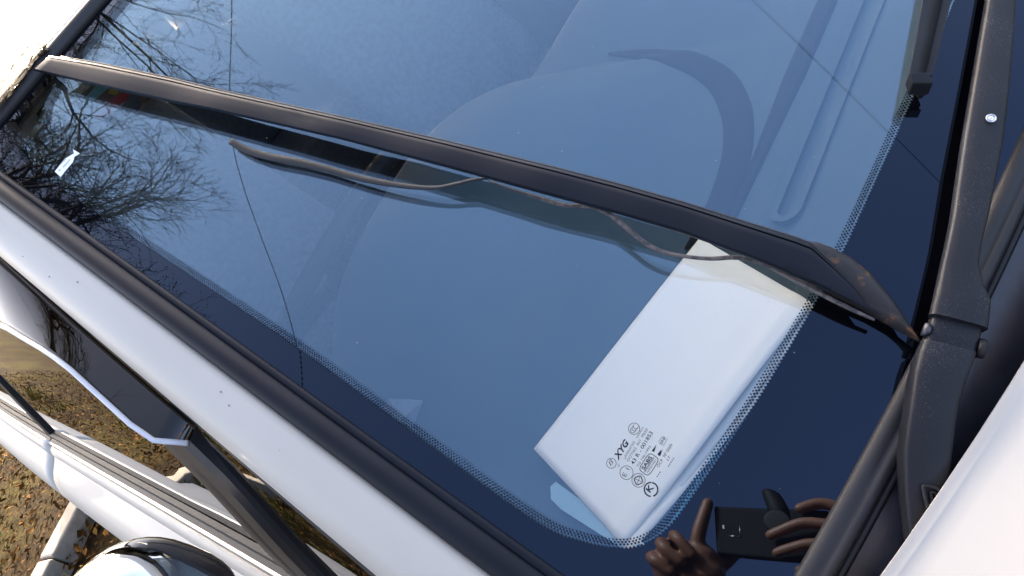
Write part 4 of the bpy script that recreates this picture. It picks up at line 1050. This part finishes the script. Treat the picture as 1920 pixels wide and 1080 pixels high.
bd.ball(pp(0, 0, 0.92), rgt * 0.165, fac * 0.115, Zu * 0.14); bd.ball(pp(0.0, 0, 1.12), rgt * 0.145, fac * 0.10, Zu * 0.20); bd.ball(pp(0.01, 0, 1.32), rgt * 0.17, fac * 0.115, Zu * 0.17)
bd.limb([pp(0.0, -0.15, 1.43), pp(0.0, 0, 1.47), pp(0.0, 0.15, 1.43)], [0.06, 0.065, 0.06]); bd.limb([pp(0.01, 0, 1.44), pp(0.03, 0, 1.57)], [0.058, 0.052])
hc = pp(0.055, 0, 1.665); bd.ball(hc, rgt * 0.076, fac * 0.096, Zu * 0.118); bd.ball(hc + fac * 0.05 - Zu * 0.06, rgt * 0.052, fac * 0.045, Zu * 0.055)
bd.limb([hc + fac * 0.092 + Zu * 0.015, hc + fac * 0.114 - Zu * 0.028], [0.010, 0.014])
for sd in (1, -1): bd.ball(hc + rgt * 0.078 * sd - fac * 0.005, rgt * 0.012, fac * 0.022, Zu * 0.034)
bd.limb([hc + fac * 0.096 - Zu * 0.066 - rgt * 0.02, hc + fac * 0.104 - Zu * 0.066, hc + fac * 0.096 - Zu * 0.066 + rgt * 0.02], [0.006, 0.008, 0.006])
wr_r, wr_l = CP(0.190, 0.055, -0.045), CP(-0.085, 0.115, -0.045)
sh_r, sh_l = pp(0, 0.19, 1.42), pp(0, -0.19, 1.42)
el_r = (sh_r + wr_r) / 2 + np.array([-0.03, -0.05, -0.17]); el_l = (sh_l + wr_l) / 2 + np.array([-0.08, 0.06, -0.17])
for sh, el, wr in ((sh_r, el_r, wr_r), (sh_l, el_l, wr_l)):
    bd.limb([sh, el], [0.055, 0.043]); bd.limb([el, (el + wr) / 2, wr], [0.042, 0.038, 0.027])
mmq = lambda *a: CP(*(q / 1000 for q in a))
def finger(pts, r0, r1): bd.limb([mmq(*p) for p in pts], np.linspace(r0, r1, len(pts)) / 1000, 12)
# right hand: palm beyond the lower end of the case, four fingers bent over its back, thumb on the far side
bd.limb([wr_r, mmq(165, 25, -28), mmq(148, 8, -16)], [0.028, 0.036, 0.030]); bd.limb([mmq(160, 45, -25), mmq(150, -12, -14)], [0.022, 0.020])
finger([(148, -16, -10), (138, -33, -2), (112, -42, 2), (86, -33, 6)], 9.5, 7.5)
finger([(146, 0, -6), (132, -7, 10), (92, -11, 13), (62, 0, 10), (48, 6, 7)], 8.6, 6.8)
finger([(146, 21, -6), (132, 17, 10), (96, 16, 12), (68, 24, 10), (54, 29, 7)], 8.4, 6.6)
finger([(146, 40, -8), (134, 36, 8), (110, 36, 10), (90, 44, 9), (78, 49, 7)], 7.6, 5.8)
finger([(150, 30, -26), (128, 30, -24), (104, 14, -22)], 12, 9)
# left hand: fist below the upper end, forefinger standing along the edge, thumb behind
bd.limb([wr_l, mmq(-66, 76, -26), mmq(-50, 46, -12)], [0.028, 0.036, 0.028]); bd.limb([mmq(-88, 62, -14), mmq(-40, 60, -12)], [0.024, 0.024])
finger([(-52, 40, -6), (-46, 14, 2), (-38, -12, 3), (-31, -38, 0)], 11.0, 7.8)
finger([(-66, 42, -4), (-76, 24, 10), (-66, 30, 24), (-50, 46, 20)], 10.0, 8.0)
finger([(-82, 54, -4), (-94, 36, 10), (-86, 44, 24), (-66, 58, 20)], 9.8, 8.0)
finger([(-94, 70, -6), (-106, 54, 8), (-98, 60, 20), (-80, 72, 16)], 8.6, 7.0)
finger([(-48, 56, -24), (-26, 44, -24), (-6, 26, -22)], 12, 9)
person = bd.build('person', M_skin, 0.0032, None, 2, label='person in dark jacket beside the wing, hands holding a telephone out over the glass', cat='person')
jk = Blob(); jk.ball(pp(0, 0, 0.95), rgt * 0.19, fac * 0.14, Zu * 0.14); jk.ball(pp(0, 0, 1.13), rgt * 0.172, fac * 0.128, Zu * 0.22); jk.ball(pp(0.01, 0, 1.32), rgt * 0.198, fac * 0.142, Zu * 0.18)
jk.limb([pp(0.0, -0.16, 1.42), pp(0.0, 0, 1.45), pp(0.0, 0.16, 1.42)], [0.08, 0.085, 0.08]); jk.limb([pp(0.005, 0, 1.46), pp(0.012, 0, 1.505)], [0.075, 0.070])
for sh, el, wr in ((sh_r, el_r, wr_r), (sh_l, el_l, wr_l)):
    jk.limb([sh, el], [0.075, 0.060]); jk.limb([el, (el + wr) / 2, wr + (el - wr) * 0.12], [0.058, 0.052, 0.044])
jk.build('jacket', M_jacket, 0.008, person, 2)
tj = Blob()
for sd in (1, -1): tj.limb([pp(0, 0.09 * sd, 0.86), pp(0.02, 0.10 * sd, 0.50), pp(-0.01, 0.10 * sd, 0.09)], [0.098, 0.075, 0.062])
tj.ball(pp(0, 0, 0.90), rgt * 0.18, fac * 0.128, Zu * 0.13); tj.build('trousers', M_jeans, 0.010, person, 2)
so_ = Blob()
for sd in (1, -1): so_.limb([pp(-0.04, 0.10 * sd, 0.055), pp(0.08, 0.115 * sd, 0.05), pp(0.19, 0.125 * sd, 0.042)], [0.054, 0.050, 0.040])
so_.build('shoes', M_rubber, 0.009, person, 1)
hr = Blob(); hr.ball(hc + Zu * 0.022 - fac * 0.016, rgt * 0.085, fac * 0.096, Zu * 0.112); hr.ball(hc + Zu * 0.075 + fac * 0.025, rgt * 0.066, fac * 0.070, Zu * 0.048)
hr.build('hair', M_hair, 0.007, person, 1)
for sd in (1, -1): ellipsoid('eye', hc + fac * 0.087 + rgt * 0.031 * sd + Zu * 0.006, rgt * 0.011, fac * 0.009, Zu * 0.007, M_paper, person, 12, 8)
# telephone in a black folding case with a closing strap
M_case = plain('black_case_leather', (0.004, 0.004, 0.005), 0.6, spec=0.2, vary=0.2, scale=200, bump=0.2, bscale=900)
tel = empty('telephone', CP(0.045, 0.036, -0.008), 'black cased telephone held in two hands, mirrored in the dark lower glass', 'telephone')
bevel(obox('case', CP(0.046, 0, -0.0085), RIGHT * 0.071, DOWN * 0.0355, FWD * 0.0055, M_case, tel), 0.004, 3)
bevel(obox('screen', CP(0.046, 0, -0.0145), RIGHT * 0.066, DOWN * 0.0325, FWD * 0.0006, plain('screen_glass', (0.01, 0.01, 0.012), 0.1), tel), 0.0005)
rws = []
for i, (x, y, w, z) in enumerate(((58, -20, 13, -2), (57, -36, 13, -2.5), (53, -48, 12.5, -4), (49, -58, 11, -6), (46, -63, 7, -7), (45, -65, 2, -7.2))):
    rws.append([mmq(x - w, y, z), mmq(x, y, z + 0.8), mmq(x + w, y, z), mmq(x + w, y, z - 1.5), mmq(x, y, z - 1.5), mmq(x - w, y, z - 1.5)])
loft('strap', rws, M_case, tel, closed=True)
M_btn = plain('grey_button', (0.035, 0.035, 0.035), 0.7, spec=0.2)
ellipsoid('button', mmq(55, -17, -1.6), RIGHT * 0.0165, DOWN * 0.0155, FWD * 0.0016, M_btn, tel, 28, 8)
for x0, y0, x1, y1 in ((-8, 8, 8, 8), (8, -8, 8, 8)):
    tube('camera_bezel', [mmq(x0, y0, -2.8), mmq(x1, y1, -2.8)], 0.0007, M_steel, tel, 6)
bevel(obox('flash', mmq(-13, -4, -2.8), RIGHT * 0.0012, DOWN * 0.003, FWD * 0.0004, M_label, tel), 0.0002)
